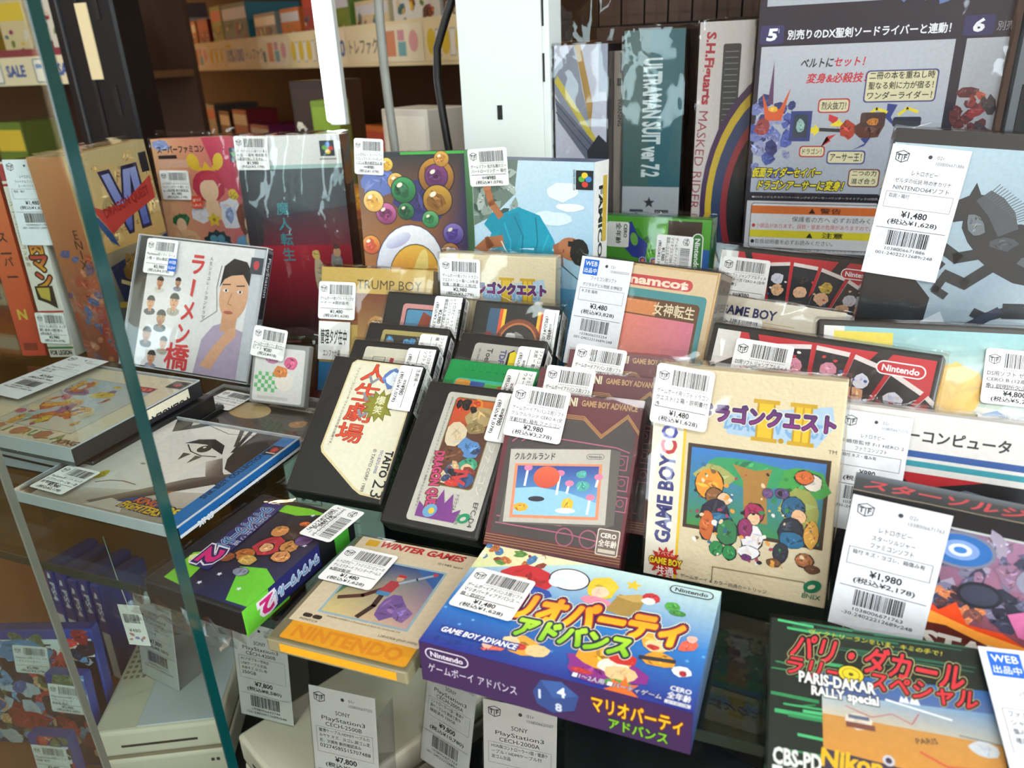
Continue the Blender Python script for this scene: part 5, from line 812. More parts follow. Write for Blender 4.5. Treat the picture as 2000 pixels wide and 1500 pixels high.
# ---- back row of tall boxes
def logo4(A, x, y, s, bgc='#15171c', rot=False):
    A.R(x - s, y - s, 2 * s, 2 * s, bgc)
    for dx, dy, c in ((-.35, .1, '#5aa83c'), (.0, .5, '#e8c42a') if rot else (.1, .5, '#3a7ac8'), (.45, .1, '#3a80c8') if rot else (.5, .0, '#c83a3a'), (.05, -.45, '#c8382e') if rot else (.1, -.45, '#e0b82a')): A.E(x + dx * s, y + dy * s, .36 * s, .3 * s, c)
t = thing('pink', 'game_box', 'tall pink game box with crowned fantasy ladies and orange reduced sticker', 'game box', GB); W, H, D = t.W, t.H, t.D; body(t, 'card_pink'); A = Art(W, H, 34); A.GP(((0, 0), (W, 0), (W, H), (0, H)), ('#e0b088', '#c8687a', '#c8405a', '#dca878')); A.P(((60, H), (W, H), (W, 130), (76, 150)), '#c23a58'); A.B(12, 196, 14, 8, '#8a9ac8', 9, .4); A.T('スーパーファミコン', 6, 188, 8, '#241c2a', w=56, b=.06); A.R(6, 182, 22, 4, '#2a2228'); A.R(6, 172, 34, 9, '#d8a890'); logo4(A, 99, 184, 8, '#283848')
A.E(46, 178, 7, 9, '#e0bc38', 15); A.E(76, 178, 6, 9, '#e0bc38', -15); A.P(((46, 168), (50, 176), (56, 170), (60, 178), (66, 170), (72, 176), (76, 168)), '#e0b42a'); A.B(60, 150, 20, 20, '#b8304c', 14, .1); A.E(60, 146, 11, 14, '#f0cba8'); A.P(((48, 152), (52, 164), (70, 164), (73, 152), (66, 157), (56, 157)), '#c23650'); A.P(((48, 112), (72, 112), (68, 134), (54, 134)), '#ecc6a2')
A.B(44, 120, 12, 14, '#e4e2ea', 10, .3); A.B(82, 118, 16, 22, '#dfe0ea', 12, .3); A.B(80, 116, 7, 12, '#8a9cc8', 9, .4); A.S(60, 112, 9, 5, 5, '#e0c43c'); A.E(60, 112, 2, 2, '#a87828'); A.B(20, 112, 12, 10, '#2a6a44', 10, .3); A.E(19, 107, 6, 8, '#ecc49c'); A.B(24, 88, 20, 16, '#e2b488', 12, .3); A.B(100, 110, 14, 24, '#7a4030', 12, .25); A.E(103, 106, 7, 10, '#efcaa4'); A.B(98, 80, 20, 20, '#6aa0c8', 12, .3); A.E(100, 88, 5, 8, '#ecc6a0'); A.S(60, 82, 19, 16, 12, '#1f3c48')
for a_ in range(6): A.E(60 + 9 * math.cos(a_ * 1.047), 82 + 9 * math.sin(a_ * 1.047), 4.6, 4.6, '#5a98b4')
A.E(60, 82, 4.2, 4.2, '#74acc4'); A.dabs(4, 8, 102, 56, ['#e0a880', '#c86a7a', '#e8d0b0', '#6a98c0', '#d8b040', '#8a4a6a', '#f0e0d0'], 44, 4, 9); A.B(88, 140, 7, 7, '#e0c23c', 9, .3); A.B(66, 66, 16, 5, '#a83a34', 9, .3); paste(t, A, 'cover_print'); sleeve(t, 1.6, 8, 71, fold=.7)
sticker(t, 5, 170, ['レトロホビー スーパーファミコン', 'ウェディングピーチ 箱付・ヨゴ', 'レ・取説無 動作確認済'], '¥1,980', TAX('2,178'), rot=-2, off=3.0, seed=72)
A = Art(W, H); A.RR(38, 126, 12.5, 14, .6, '#d8482c'); A.T('値下げ', 44.2, 133.5, 3.6, '#f8ece4', al='c', w=10); A.T('しました', 44.2, 128.3, 3.2, '#f8ece4', al='c', w=10); paste(t, A, 'reduced_sticker', 'f', 'ink_paper', 3.0)
t = thing('majin', 'game_box', 'tall dark red and blue game box in shiny crumpled film', 'game box', GB); W, H, D = t.W, t.H, t.D; body(t, 'card_white'); A = Art(W, H, 35); A.GP(((0, 0), (W, 0), (W, 178), (0, 178)), ('#3a1c22', '#4a2028', '#4a545c', '#242a30')); A.GP(((10, 60), (W, 50), (W, 140), (20, 130)), ('#8a2030', '#9a2c3a', '#4a3a44', '#3a3038')); A.G(0, 10, W, 90, '#2c1418', '#a02434'); A.R(0, 178, W, 4, '#9ab8b0'); A.R(0, 182, W, H - 182, '#d5d6d2'); logo4(A, 97, 197, 7.5, '#26343c'); A.R(88, 186, 18, 1.4, '#8a8a88'); A.vt('魔人転生', 42, 132, 13, '#2f7f86', dy=16, b=.02); A.B(74, 66, 8, 26, '#b8a888', 12, .3); A.B(94, 78, 8, 18, '#8a8a88', 12, .3); A.E(95, 92, 4, 5, '#c89a78'); A.B(95, 98, 5, 3, '#5a3c38', 8, .3); A.B(72, 90, 5, 6, '#c8b060', 8, .3); paste(t, A, 'cover_print'); A = Art(D, H, 35); A.R(0, 0, D, H, '#1c1214'); A.G(0, 0, D, 150, '#5a1420', '#2a1216'); A.vt('魔人転生', D * .55, 120, 14, '#274a60', dy=22); paste(t, A, 'spine_print', 'r'); sleeve(t, 2.0, 3, 73, fold=1.3)
sticker(t, 2, 212, ['スーパーファミコン用ソフト 魔人', '転生 ー 箱有 現状販売', '※電池交換してません'], '¥1,980', TAX('2,178'), rot=-2, off=3.6, seed=74)
t = thing('bomb', 'game_box', 'tall game box with white, orange and purple balloon shapes', 'game box', GB); W, H, D = t.W, t.H, t.D; body(t, 'card_black'); A = Art(W, H, 36); A.GP(((0, 0), (W, 0), (W, H), (0, H)), ('#e08a30', '#4a3a8a', '#1c242c', '#232a30')); A.R(0, H - 4, W, 4, '#23262a'); A.R(44, H - 2.5, W - 44, 2.5, '#3fa03c'); A.B(20, 168, 24, 16, '#5a6aa8', 12, .3); A.B(62, 150, 30, 22, '#3a3470', 12, .2)
for (x, y, r_, c, c2) in ((78, 172, 17, '#7a4a1c', '#b8822c'), (78, 172, 11, '#5a2458', '#7a3a74'), (78, 150, 14, '#8a5a1e', '#c89a34'), (84, 188, 7, '#a8722a', '#d0a040'), (38, 168, 8, '#b8823a', '#e0b860'), (30, 184, 6, '#c8982e', '#e8c850'), (45, 160, 12, '#1f5a34', '#3f9a5a'), (46, 140, 8, '#184a2c', '#3f8a54'), (26, 138, 10, '#7a2a5c', '#d070a0'), (14, 150, 10, '#d8a040', '#e8d080'), (92, 118, 10, '#4a3488', '#8a78c0'), (88, 100, 9, '#8a5a3a', '#c88a4a'), (70, 132, 8, '#2c7a48', '#6ab070'), (8, 108, 9, '#c84a24', '#e89a3a'), (98, 90, 11, '#c85a2a', '#eab040'), (96, 70, 13, '#8a2a54', '#c85a7a'), (6, 66, 14, '#8a2a54', '#c05a80')): A.E(x, y, r_ * 1.07, r_ * 1.07, '#1a1620'); A.E(x, y, r_, r_, c, c2=c2); A.B(x - r_ * .1, y, r_ * .8, r_ * .75, c, 11, .4); A.E(x - r_ * .3, y + r_ * .4, r_ * .25, r_ * .16, '#f4ead0', 30)
A.E(46, 84, 35, 44, '#3a3c60', -12); A.E(46, 84, 34, 43, '#cfd0ea', -12, c2='#f6f6fa'); A.E(50, 76, 26, 33, '#2c241c', -14); A.E(50, 76, 25.2, 32, '#e07a34', -14, c2='#f2c050'); A.E(56, 78, 7, 26, '#f2cc60', -14, c2='#f8e08a'); A.E(36, 112, 14, 6, '#b8b8de', 25, c2='#e8e8f6'); A.dabs(4, 4, 98, 22, ['#e89a3a', '#7a3a8a', '#e8d8d0', '#c84a3a'], 20, 4, 8); paste(t, A, 'cover_print'); A = Art(D, H, 36); A.R(0, 0, D, H, '#2c8f36'); paste(t, A, 'spine_print', 'r'); sleeve(t, .8, 0, 75) if 0 else None
sticker(t, 0, 209, ['レトロホビー スーパーファ', 'ミコンソフト スーパーボンバ', 'ーマン4 動作確認済み 箱'], '==¥980', TAX('1,078'), w=29, rot=-4, off=1.2, seed=76)
t = thing('troll', 'game_box', 'sky blue game box with sideways fishing man, blue top edge', 'game box', GB); W, H, D = t.W, t.H, t.D; body(t, 'card_blue'); A = Art(W, H, 37); A.GP(((0, 0), (W, 0), (W, H), (0, H)), ('#6aa8cc', '#5a9cc8', '#b8d4e4', '#c8dce8')); A.P(((0, H), (44, H), (40, 168), (20, 150), (0, 140)), '#6a7a70'); A.dabs(0, 150, 40, 44, ['#56685e', '#8a9a90', '#a8b4ac', '#3e5048'], 30, 2, 6, 2.4); A.B(84, 172, 18, 9, '#dfe9ef', 13, .3, 0, False); A.B(74, 150, 20, 7, '#d3e3ec', 13, .3, 0, False); A.B(92, 160, 14, 4, '#e6eef2', 13, .3, 0, False)
A.P(((16, 132), (24, 150), (44, 158), (64, 152), (76, 134), (82, 120), (80, 104), (60, 100), (30, 98), (18, 110)), '#1490ac'); A.P(((22, 128), (30, 150), (44, 154), (48, 140), (40, 120)), '#1a86a0'); A.P(((18, 134), (10, 142), (18, 152), (34, 152), (40, 146)), '#1588a2'); A.L(((40, 150), (48, 134), (46, 112)), 1.4, '#0d6f88'); A.L(((60, 150), (62, 130), (56, 108)), 1.2, '#0d6f88'); A.L(((72, 136), (66, 122), (70, 106)), 1.2, '#2aa6c0'); A.L(((30, 144), (36, 128), (34, 110)), 1.2, '#2aa6c0'); A.L(((26, 150), (18, 160), (14, 172)), 6.5, '#a86a44'); A.P(((10, 170), (12, 184), (16, 182), (18, 172)), '#b87850'); A.L(((2, 116), (14, 126), (26, 128)), 10, '#a06440'); A.L(((0, 96), (12, 104), (22, 112)), 9, '#9a5e3c'); A.P(((76, 128), (84, 132), (86, 112), (80, 108)), '#9a5e40'); A.E(93, 126, 12, 9.5, '#a86c48', -12); A.B(100, 124, 9, 12, '#14100e', 12, .15); A.R(90, 128, 9, 4.5, '#0c0c0e'); A.R(92, 119, 8, 4.5, '#0c0c0e'); A.L(((95, 134), (98, 116)), 1, '#0c0c0e'); A.E(86, 124, 1.6, .7, '#7a3a30', 80, n=10)
A.L(((46, 100), (30, 122), (27, 128)), 1.2, '#d8d8d0'); A.L(((40, 98), (32, 116)), .8, '#3a3a3a'); A.L(((84, 112), (W, 92)), .8, '#2a4a58'); A.R(0, 96, 84, 6, '#2a6a90'); A.dabs(20, 96, 56, 6, ['#e0d8c0', '#1c2a30', '#c8a040'], 12, 1, 2.4); A.G(0, 0, W, 92, '#3a80ac', '#5a9cc4'); logo4(A, 104, 182, 7.5, '#12141a', True); A.T('SUPER FAMICOM', 94, 190, 1.8, '#1c2a34', w=16, rot=-90); paste(t, A, 'cover_print'); A = Art(D, H, 37); A.R(0, 0, D, H, '#dfe0dc'); A.T('FAMICOM', D * .35, 176, 9, '#17181c', w=70, rot=-90, b=.06); A.R(D * .62, 130, D * .3, 54, '#c8a83a'); paste(t, A, 'spine_print', 'r'); A = Art(W, D, 37); A.R(0, 0, W, D, '#23376c'); paste(t, A, 'top_print', 't')
sticker(t, -4, 204, ['ゲームソフト 松方弘樹のスー', 'パートローリング ー 箱付'], '==¥980', TAX('1,078'), w=38, h=31, rot=4, off=1.2, seed=77)
t = thing('dq6', 'game_box', 'parchment coloured tall game box turned sideways behind the glass door', 'game box', GB); W, H, D = t.W, t.H, t.D; body(t, 'card_tan'); A = Art(W, H, 38); A.GP(((0, 0), (W, 0), (W, H), (0, H)), ('#2a4a5c', '#1c3a50', '#b8a070', '#c0a878')); A.GP(((0, 110), (W, 110), (W, H), (0, H)), ('#c8a060', '#c09858', '#a89868', '#b8a474')); A.dabs(0, 120, W, 86, ['#b89c64', '#c8ac74', '#a08a58', '#c4a46c'], 24, 5, 12); A.E(16, 190, 5, 5, '#2a6a4a'); A.E(16, 190, 2.4, 2.4, '#b8a474'); A.R(98, 176, 12, 20, '#151a20'); A.T('VI', 44, 128, 54, '#4a5aa0', w=44, b=.07, ol=(('#2a2440', .09),), grad='#8a94c0'); A.P(((14, 160), (30, 152), (60, 152), (108, 172), (108, 148), (60, 136), (36, 126)), '#b03a30'); A.T('DRAGON QUEST', 32, 143, 9, '#8a2420', w=70, rot=9, b=.05); A.P(((12, 150), (20, 138), (30, 120), (40, 112), (34, 128), (22, 146)), '#2a4a78'); A.T('ドラゴンクエストVI', 40, 124, 5, '#3a3220', w=54, rot=6)
A.P(((20, 96), (W, 108), (W, 40), (30, 30)), '#2a3050'); A.B(60, 84, 26, 22, '#7a5a2c', 14, .3); A.B(70, 60, 24, 26, '#4a3420', 14, .3); A.B(96, 98, 16, 14, '#c8a048', 12, .3); A.L(((30, 78), (44, 70), (56, 76)), 4, '#d8c48a'); A.L(((20, 56), (50, 46), (78, 34)), 6, '#c8a84a'); A.B(60, 20, 40, 16, '#1f5a74', 14, .4); A.dabs(40, 40, 60, 60, ['#8a6a34', '#3a2c20', '#b89040', '#5a3a6a'], 24, 3, 8); paste(t, A, 'cover_print'); A = Art(D, H, 38); A.GP(((0, 0), (D, 0), (D, H), (0, H)), ('#8a3a2c', '#9a4030', '#c07a4c', '#c88a58')); A.dabs(0, 0, D, 120, ['#a84a34', '#c8805a', '#6a4a6a', '#b85a3c', '#4a5a8a'], 40, 3, 7); A.T('DRAGON', D * .7, 60, 11, '#b02c28', w=50, rot=-90, b=.05); A.vt('ENIX', D * .75, 130, 9, '#4a2c1c', dy=10); paste(t, A, 'spine_print', 'l'); sleeve(t, 1.4, 4, 78)
t = thing('white', 'game_box', 'game box with white spine and gold brush lettering at far left', 'game box', GB); W, H, D = t.W, t.H, t.D; body(t, 'card_white'); A = Art(W, H, 39); A.R(0, 0, W, H, '#e8e2d4'); A.R(0, H - 18, W, 16, '#b02a34'); A.R(0, H - 23, W, 2.4, '#b02a34'); A.vt('キン肉マン', 17, 142, 15, '#e0a828', dy=17, b=.06, ol=(('#3a1c10', .12),), grad='#c23a34'); A.vt('スーパーファミコン専用', 4, 156, 4, '#8a7a28', dy=6); A.P(((4, 76), (24, 76), (24, 52), (14, 58), (4, 62)), '#1a1812'); A.P(((6, 74), (20, 74), (18, 60), (8, 64)), '#c8b04a'); A.R(0, 48, W, 2, '#c23a34'); A.R(0, 44.5, W, 2, '#2a6a44'); A.B(10, 32, 8, 9, '#3a2c28', 10, .3); A.T('10', 22, 30, 12, '#3a3450', w=12, rot=60); A.R(0, 9, W, 2.4, '#2a7a4a'); A.T('FOR LEGION', 2, 2.5, 5, '#26221c', w=24, b=.04); paste(t, A, 'spine_print'); A = Art(W, D, 39); A.R(0, 0, W, D, '#cfa890'); A.G(2, 5, W - 4, D - 10, '#d8b8a0', '#b89080'); A.B(16, 60, 8, 30, '#8a3030', 9, .3); paste(t, A, 'top_print', 't'); sleeve(t, 1, 3, 79)
card(t, 8, 200, 43, 82, off=2.4, rot=-2, head='レトロホビー', lines=['ファイナルファンタジー', 'スーパーファミコン'], cond=['取説・箱付'], p1='¥1,480', p2=TAX('1,628'), seed=81)
sticker(t, -3, 49, ['ファミコン用ソフト キャプ', '翼2 最新の翔 帰ら', '※現状販売'], '¥2,980', TAX('3,278'), w=33, rot=-3, off=1.8, seed=80)
t = thing('red', 'game_box', 'red spined game box, leftmost of the back row', 'game box', GB); W, H, D = t.W, t.H, t.D; body(t, 'card_red'); A = Art(W, H, 40); A.G(0, 0, W, H, '#c8402c', '#d87038'); A.vt('スーパー', 14, 120, 9, '#2a1c18', dy=12, b=.04); A.T('N', 8, 40, 10, '#d8b840', b=.06); A.R(4, 6, 16, 8, '#8a2c20'); paste(t, A, 'spine_print'); A = Art(W, D, 40); A.R(0, 0, W, D, '#d0a080'); paste(t, A, 'top_print', 't'); sleeve(t, 1, 3, 82)

# ---- cartridge in a black case lying flat, front left
t = thing('waiwai', 'game_cartridge', 'black cartridge with indigo and lime cartoon label lying flat in a bag', 'game cartridge', GB); W, H, D = t.W, t.H, t.D; body(t, 'cart_black', 'shell', 1.6); A = Art(W, H, 41); A.R(5, 2, W - 5, H - 8, '#1c1b22'); A.GP(((20, 2), (W, 2), (W, H - 8), (24, H - 10)), ('#1d1f3c', '#2a3568', '#1b1c26', '#201e34')); A.P(((22, 84), (26, 92), (44, 94), (58, 92), (40, 84)), '#7ccc2a'); A.P(((8, 30), (14, 34), (22, 26), (26, 4), (10, 6)), '#7ccc2a'); A.B(13, 26, 5, 5, '#e8f0a0', 9, .3); A.P(((44, 30), (60, 34), (W, 26), (W, 4), (58, 4)), '#6fd23a'); A.P(((50, 76), (W, 82), (W, 70)), '#3fa83c')
for (x, y) in ((20, 90), (33, 10), (38, 20), (58, 14), (66, 60), (50, 88)): A.S(x, y, 1.8, .8, 5, '#e8eef4')
for (x, y, rx, ry, c) in ((46, 52, 10, 11, '#b82c40'), (46, 50, 5, 5, '#e2a878'), (58, 56, 6, 7, '#c88a48'), (60, 46, 7, 6, '#d8935a'), (38, 40, 7, 6, '#b86a30'), (30, 34, 6, 5, '#8a4a24'), (44, 36, 6, 5, '#caa052'), (52, 68, 8, 8, '#3a2c28'), (42, 66, 6, 6, '#d08a4c'), (62, 64, 6, 6, '#6a4a80'), (26, 26, 4, 4, '#d8a040'), (52, 78, 4, 3, '#d86a2a'), (48, 26, 5, 4, '#8a90a8')): A.B(x, y, rx * 1.08, ry * 1.08, '#17141c', 12, .15); A.B(x, y, rx, ry, c, 11, .22)
A.M = lambda u, v: (21 + v * .98 + u * .06, 84 - u * 1.0)
A.R(-6, -10, 70, 15, '#26286a'); A.T('SOS!!パセリ城', 6, 1, 3.6, '#d8dcec', w=34); A.T('ワイワイワールド', 0, -7.5, 8, '#6aa8dc', w=46, b=.06, ol=(('#dfe4f0', .17), ('#1d2068', .13))); A.T('2', 47, -9.5, 12, '#d8287a', w=12, b=.09, ol=(('#f0e8f0', .15), ('#2a1c5c', .11))); A.M = None
A.T('© KONAMI 1991', 19, 70, 1.8, '#8a8a90', w=26, rot=-90); paste(t, A, 'label_print')
A = Art(D, H, 41); A.R(0, 0, D, H, '#17181c'); A.P(((0, 0), (D, 0), (D, 34), (0, 40)), '#6fd23a'); A.R(0, 20, D * .9, 44, '#26286a'); A.T('ワイワイワールド', D * .3, 62, 6, '#6aa8dc', w=40, rot=-90, b=.06, ol=(('#dfe4f0', .14),)); A.T('2', D * .25, 22, 9, '#d8287a', w=9, rot=-90, b=.09, ol=(('#f0e8f0', .14),)); A.R(0, 78, D, 14, '#4fb83a'); paste(t, A, 'label_print', 'r')
sleeve(t, 1.2, 3, 83)
bm = bmesh.new(); rb = random.Random(5); vs = [[bm.verts.new(Vector((-4 + u * (W + 8) / 12 + rb.uniform(-1, 1), D * (.15 + .8 * (v % 2)) + (D * .5 - D * (.15 + .8 * (v % 2))) * min(1, v / 6) + rb.uniform(-3, 3) * (v > 0), -1 - v * 3.2 + rb.uniform(-1.2, 1.2))) * .001) for v in range(7)] for u in range(13)]
for u in range(12):
    for v in range(6): bm.faces.new((vs[u][v], vs[u + 1][v], vs[u + 1][v + 1], vs[u][v + 1]))
from_bm('bag_end', bm, 'film', t.o); sticker(t, W + 9, 100, ['ファミコン用ソフト ワイワイワールド', '2 SOSパセリ城 ー'], '¥1,980', TAX('2,178'), rot=-92, off=2.6, seed=84, h=24)

# ---- tall boxes behind, right
GT = 'tall boxed figures behind the games'
def tall(name, label, x, y, W, H, D, m, yaw=0):
    PLACE['_'] = (W, H, D, x, y, yaw, 0, 0, Z); return thing('_', name, label, 'figure box', GT)
t = tall('figure_box', 'narrow white figure box with grey and gold blades print', -255, 778, 55, 283, 60, 'card_grey'); body(t, 'card_black'); W, H, D = t.W, t.H, t.D; A = Art(W, H, 50); A.R(1, 0, W - 2, H, '#b4b6c4'); A.P(((1, 262), (22, 283), (30, 240), (40, 200), (30, 190), (1, 240)), '#7d8290'); A.P(((22, 283), (28, 283), (40, 230), (38, 204)), '#9a7628'); A.P(((1, 250), (4, 256), (44, 196), (40, 192)), '#b8a838'); A.P(((1, 236), (44, 190), (58, 158), (50, 154), (4, 214)), '#5c6070'); A.L(((2, 230), (46, 182)), .8, '#2a2c34'); A.L(((2, 222), (46, 172)), .8, '#2a2c34'); A.P(((34, 184), (46, 200), (57, 190), (57, 162), (44, 164), (36, 172)), '#23262c'); A.B(10, 166, 12, 8, '#8a6c24', 9, .3); A.R(46, 240, 11, 43, '#8a92a4'); A.R(0, 0, W, 150, '#8a8c98'); paste(t, A, 'front_print'); sleeve(t, 1.6, 46, 91)
t = tall('figure_box', 'slim grey box with small warning print beside the bladed one', -199, 800, 10.5, 276, 60, 'card_grey'); body(t, 'card_grey'); A = Art(10.5, 276, 51); A.R(0, 0, 16, 276, '#8f867c'); A.T('WARNING', 4, 232, 4, '#2a2624', w=26, rot=-90, b=.03); A.R(3, 244, 10, 7, '#3a3430'); A.R(6, 256, 2, 18, '#2a2624'); paste(t, A, 'front_print')
t = tall('figure_box', 'dark teal figure box with tall white lettering in film', -187, 790, 58, 293, 90, 'card_black'); body(t, 'card_black'); W, H, D = t.W, t.H, t.D; A = Art(W, H, 52); A.R(0, 0, W, H, '#26565e'); A.R(0, 120, 26, H - 120, '#3a5654'); A.R(0, 0, W, 148, '#9aa0a6'); A.T('ULTRAMAN SUIT ver 7.2', 20, 268, 17, '#b8c4c4', w=110, rot=-90, b=.04); A.S(28, 132, 6, 2.6, 5, '#23282e'); A.L(((14, 122), (28, 108), (42, 122)), 2, '#23282e'); A.R(8, 122, 14, 3, '#3a4046'); A.R(34, 122, 14, 3, '#3a4046'); A.T('SSSP', 28, 98, 4, '#23282e', al='c', w=16, b=.03); paste(t, A, 'front_print'); sleeve(t, 1.8, 6, 92)
t = tall('figure_box', 'white window figure box with red slanted lettering and curved stripes', -116, 790, 50, 297, 90, 'card_white'); body(t, 'card_black'); W, H, D = t.W, t.H, t.D; A = Art(W, H, 53); A.R(0, 0, W, H, '#bcb6b2'); A.T('S.H.Figuarts', 7, 288, 8, '#9c2430', w=62, rot=-92, b=.05); A.T('MASKED RIDER DEN-O', 3, 220, 8.5, '#8a3a42', w=140, rot=-93); A.RR(22, 200, 16, 78, 2, '#2c2f30'); 
for i in range(14): A.R(24, 206 + i * 5, 12, .6, '#7a8082')
def arc(r, c): A.P([(96 - r * math.cos(math.radians(a)), 132 + r * 1.5 * math.sin(math.radians(a))) for a in range(-80, 81, 8)] + [(96, 132)], c)
for r_, c in ((88, '#3a2248'), (83, '#c0a428'), (77, '#2a3c60'), (68, '#8a2a34'), (62, '#17171b')): arc(r_, c)
paste(t, A, 'front_print'); sleeve(t, 1.6, 5, 93)
t = tall('toy_box', 'large toy box back with numbered panels and yellow slanted captions', -63, 772, 194, 420, 70, 'card_black'); body(t, 'card_black'); W, H, D = t.W, t.H, t.D; A = Art(W, H, 54); A.R(0, 0, W, H, '#1d1a2a'); A.G(6, 306, 150, 110, '#a8b0b8', '#98a2ae'); A.R(164, 306, 34, 110, '#a8a0a0'); A.G(4, 148, 152, 126, '#9ba2ae', '#b2b8c0'); A.G(164, 148, 34, 126, '#8a8a90', '#b2b8c0')
A.RR(2, 276, 20, 15, 2, '#2b2a5c'); A.T('5', 8, 279, 9, '#eef0f4', w=7, b=.08, sh=.15); A.RR(22, 276, 132, 13, 2, '#1b1a2c'); A.T('別売りのDX聖剣ソードライバーと連動！', 25, 279, 7.6, '#eef0f4', w=126, b=.04); A.RR(160, 276, 22, 15, 2, '#2b2a5c'); A.T('6', 167, 279, 9, '#eef0f4', w=7, b=.08, sh=.15); A.T('別売りの', 184, 279, 7, '#9a9aa0', w=24)
A.T('ベルトに', 38, 256, 7, '#22222a', w=26, b=.05, sh=.15); A.T('セット！', 65, 256, 7, '#c22f38', w=24, b=.05, sh=.15); A.T('変身&必殺技！', 44, 243, 8, '#c22f38', w=48, b=.05, sh=.15)
def bub(x, y, w_, h_, c, tx, lines=1, f='#cfc9a4'):
    A.RR(x, y, w_, h_, 3, c); A.RR(x + 1.1, y + 1.1, w_ - 2.2, h_ - 2.2, 2.4, f)
    tx = tx.split('/')
    for i, s_ in enumerate(tx): A.T(s_, x + 3, y + h_ - (i + 1) * (h_ - 2) / len(tx) + .8, (h_ - 4) / len(tx) * .8, '#2a2418', w=w_ - 6, b=.03)
bub(92, 226, 56, 26, '#3a3a74', '二冊の本を重ねし時/聖なる剣に力が宿る！/ワンダーライダー！'); bub(56, 218, 26, 12, '#a82c34', '烈火抜刀！'); bub(44, 180, 22, 10, '#a82c34', 'ドラゴン！'); bub(68, 174, 32, 12, '#34407c', 'アーサー王！'); bub(88, 154, 26, 16, '#6a3a34', '二つの力/混ざ合う'); bub(52, 318, 46, 14, '#3a3a74', 'キングオブアーサー！')
A.P(((66, 217), (74, 214), (72, 208), (80, 200), (70, 209), (66, 212)), '#c22f38'); A.P(((112, 225), (120, 224), (116, 214), (122, 204), (110, 215), (112, 217)), '#34407c'); A.P(((62, 189), (70, 194), (66, 198), (74, 200)), '#c22f38'); A.P(((88, 186), (98, 192), (94, 196), (104, 200), (98, 190)), '#34407c')
for x0 in (49,): A.P(((x0, 201), (x0, 206), (x0 + 6, 206), (x0 + 6, 209), (x0 + 11, 203.5), (x0 + 6, 198), (x0 + 6, 201)), '#e0cc30')
A.P(((68, 208), (76, 213), (76, 210), (84, 210), (84, 206), (68, 207)), '#e0cc30'); A.L(((98, 216), (104, 221), (112, 218)), 2.4, '#e0cc30'); A.L(((122, 216), (128, 221), (136, 218)), 2.4, '#e0cc30')
A.dabs(2, 160, 36, 70, ['#3a4c90', '#4a5ca4', '#6a74a8', '#2a3468', '#8a90b4'], 30, 4, 8, 1.2); A.P(((16, 262), (18, 226), (13, 226)), '#5a3a5c'); A.P(((8, 236), (14, 222), (24, 222), (32, 240), (26, 212), (12, 212)), '#c8562c'); A.B(18, 222, 5, 3, '#d8a838', 9, .2); A.B(10, 206, 8, 9, '#8a3a3c', 9, .3); A.R(34, 194, 18, 26, '#2b3a78'); A.R(37, 197, 12, 20, '#2a3a4a'); A.B(43, 207, 4, 7, '#8ab0a8', 8, .3); A.L(((60, 204), (78, 203)), 3, '#2c2c34'); A.B(82, 204, 8, 10, '#a83a28', 11, .4); A.B(100, 204, 13, 9, '#5a3428', 10, .25); A.RR(92, 206, 20, 12, 2, '#4a3430'); A.B(102, 210, 6, 4, '#b8742c', 8, .3); A.RR(118, 206, 22, 8, 2, '#26283a'); A.dabs(166, 150, 28, 90, ['#8a2c2c', '#5a2428', '#6a5a5c', '#3a2c30', '#b0503a'], 22, 3, 7, 1.8); A.dabs(100, 308, 48, 50, ['#5a74a8', '#8ab0d0', '#3a4a7c', '#a8b8c4'], 26, 4, 9); A.R(138, 310, 8, 40, '#9ab82c'); A.dabs(20, 318, 24, 60, ['#5a6498', '#8a90b0', '#3a3c5c'], 14, 3, 7)
A.T('仮面ライダーセイバー', 4, 162, 8.4, '#e0d22c', w=60, b=.06, sh=.2, ol=(('#17141c', .12),)); A.T('ドラゴンアーサーに変身！', 10, 150.5, 8.4, '#e0d22c', w=74, b=.06, sh=.2, ol=(('#17141c', .12),)); A.R(4, 141.5, 150, 4, '#121018'); A.T('●DXキングエクスカリバー+キングオブアーサー+ワンダーライドブックは別売りです。', 6, 142.5, 2.2, '#b8b8bc', w=120)
A.R(2, 92, 154, 48, '#b4b4b8'); A.RR(6, 95, 144, 43, 3, '#2a2a2e'); A.RR(6.6, 95.6, 142.8, 41.8, 2.6, '#c4c4c6'); A.R(6.6, 128, 142.8, 7.5, '#c0642a'); A.P(((58, 129), (61, 134), (64, 129)), '#2a1c14'); A.T('警告', 68, 129.2, 5, '#5a2c18', w=18, b=.04); A.T('保護者の方へ 必ずお読みください。', 44, 121, 5, '#2a2a2c', w=88); A.T('●小部品があります。誤飲・窒息の危険がありますので、3才未満の', 8, 114.5, 4.4, '#b83a3c', w=126); A.R(6.6, 105.5, 142.8, 7, '#c8bc2c'); A.P(((58, 106), (61, 111), (64, 106)), '#2a281c'); A.T('注意', 72, 106.4, 5, '#2a281c', w=18, b=.04); A.T('●取扱説明書を必ずお読みください。', 8, 99, 4.6, '#2a2a2c', w=74); A.T('(おことわり)バンダイでは、より安全で楽しいおもちゃをお届けするために、常に研究', 8, 93, 2.6, '#3a3a3c', w=132)
A.R(0, 0, W, 92, '#17151f'); paste(t, A, 'back_print'); sleeve(t, 1.8, 5, 94)
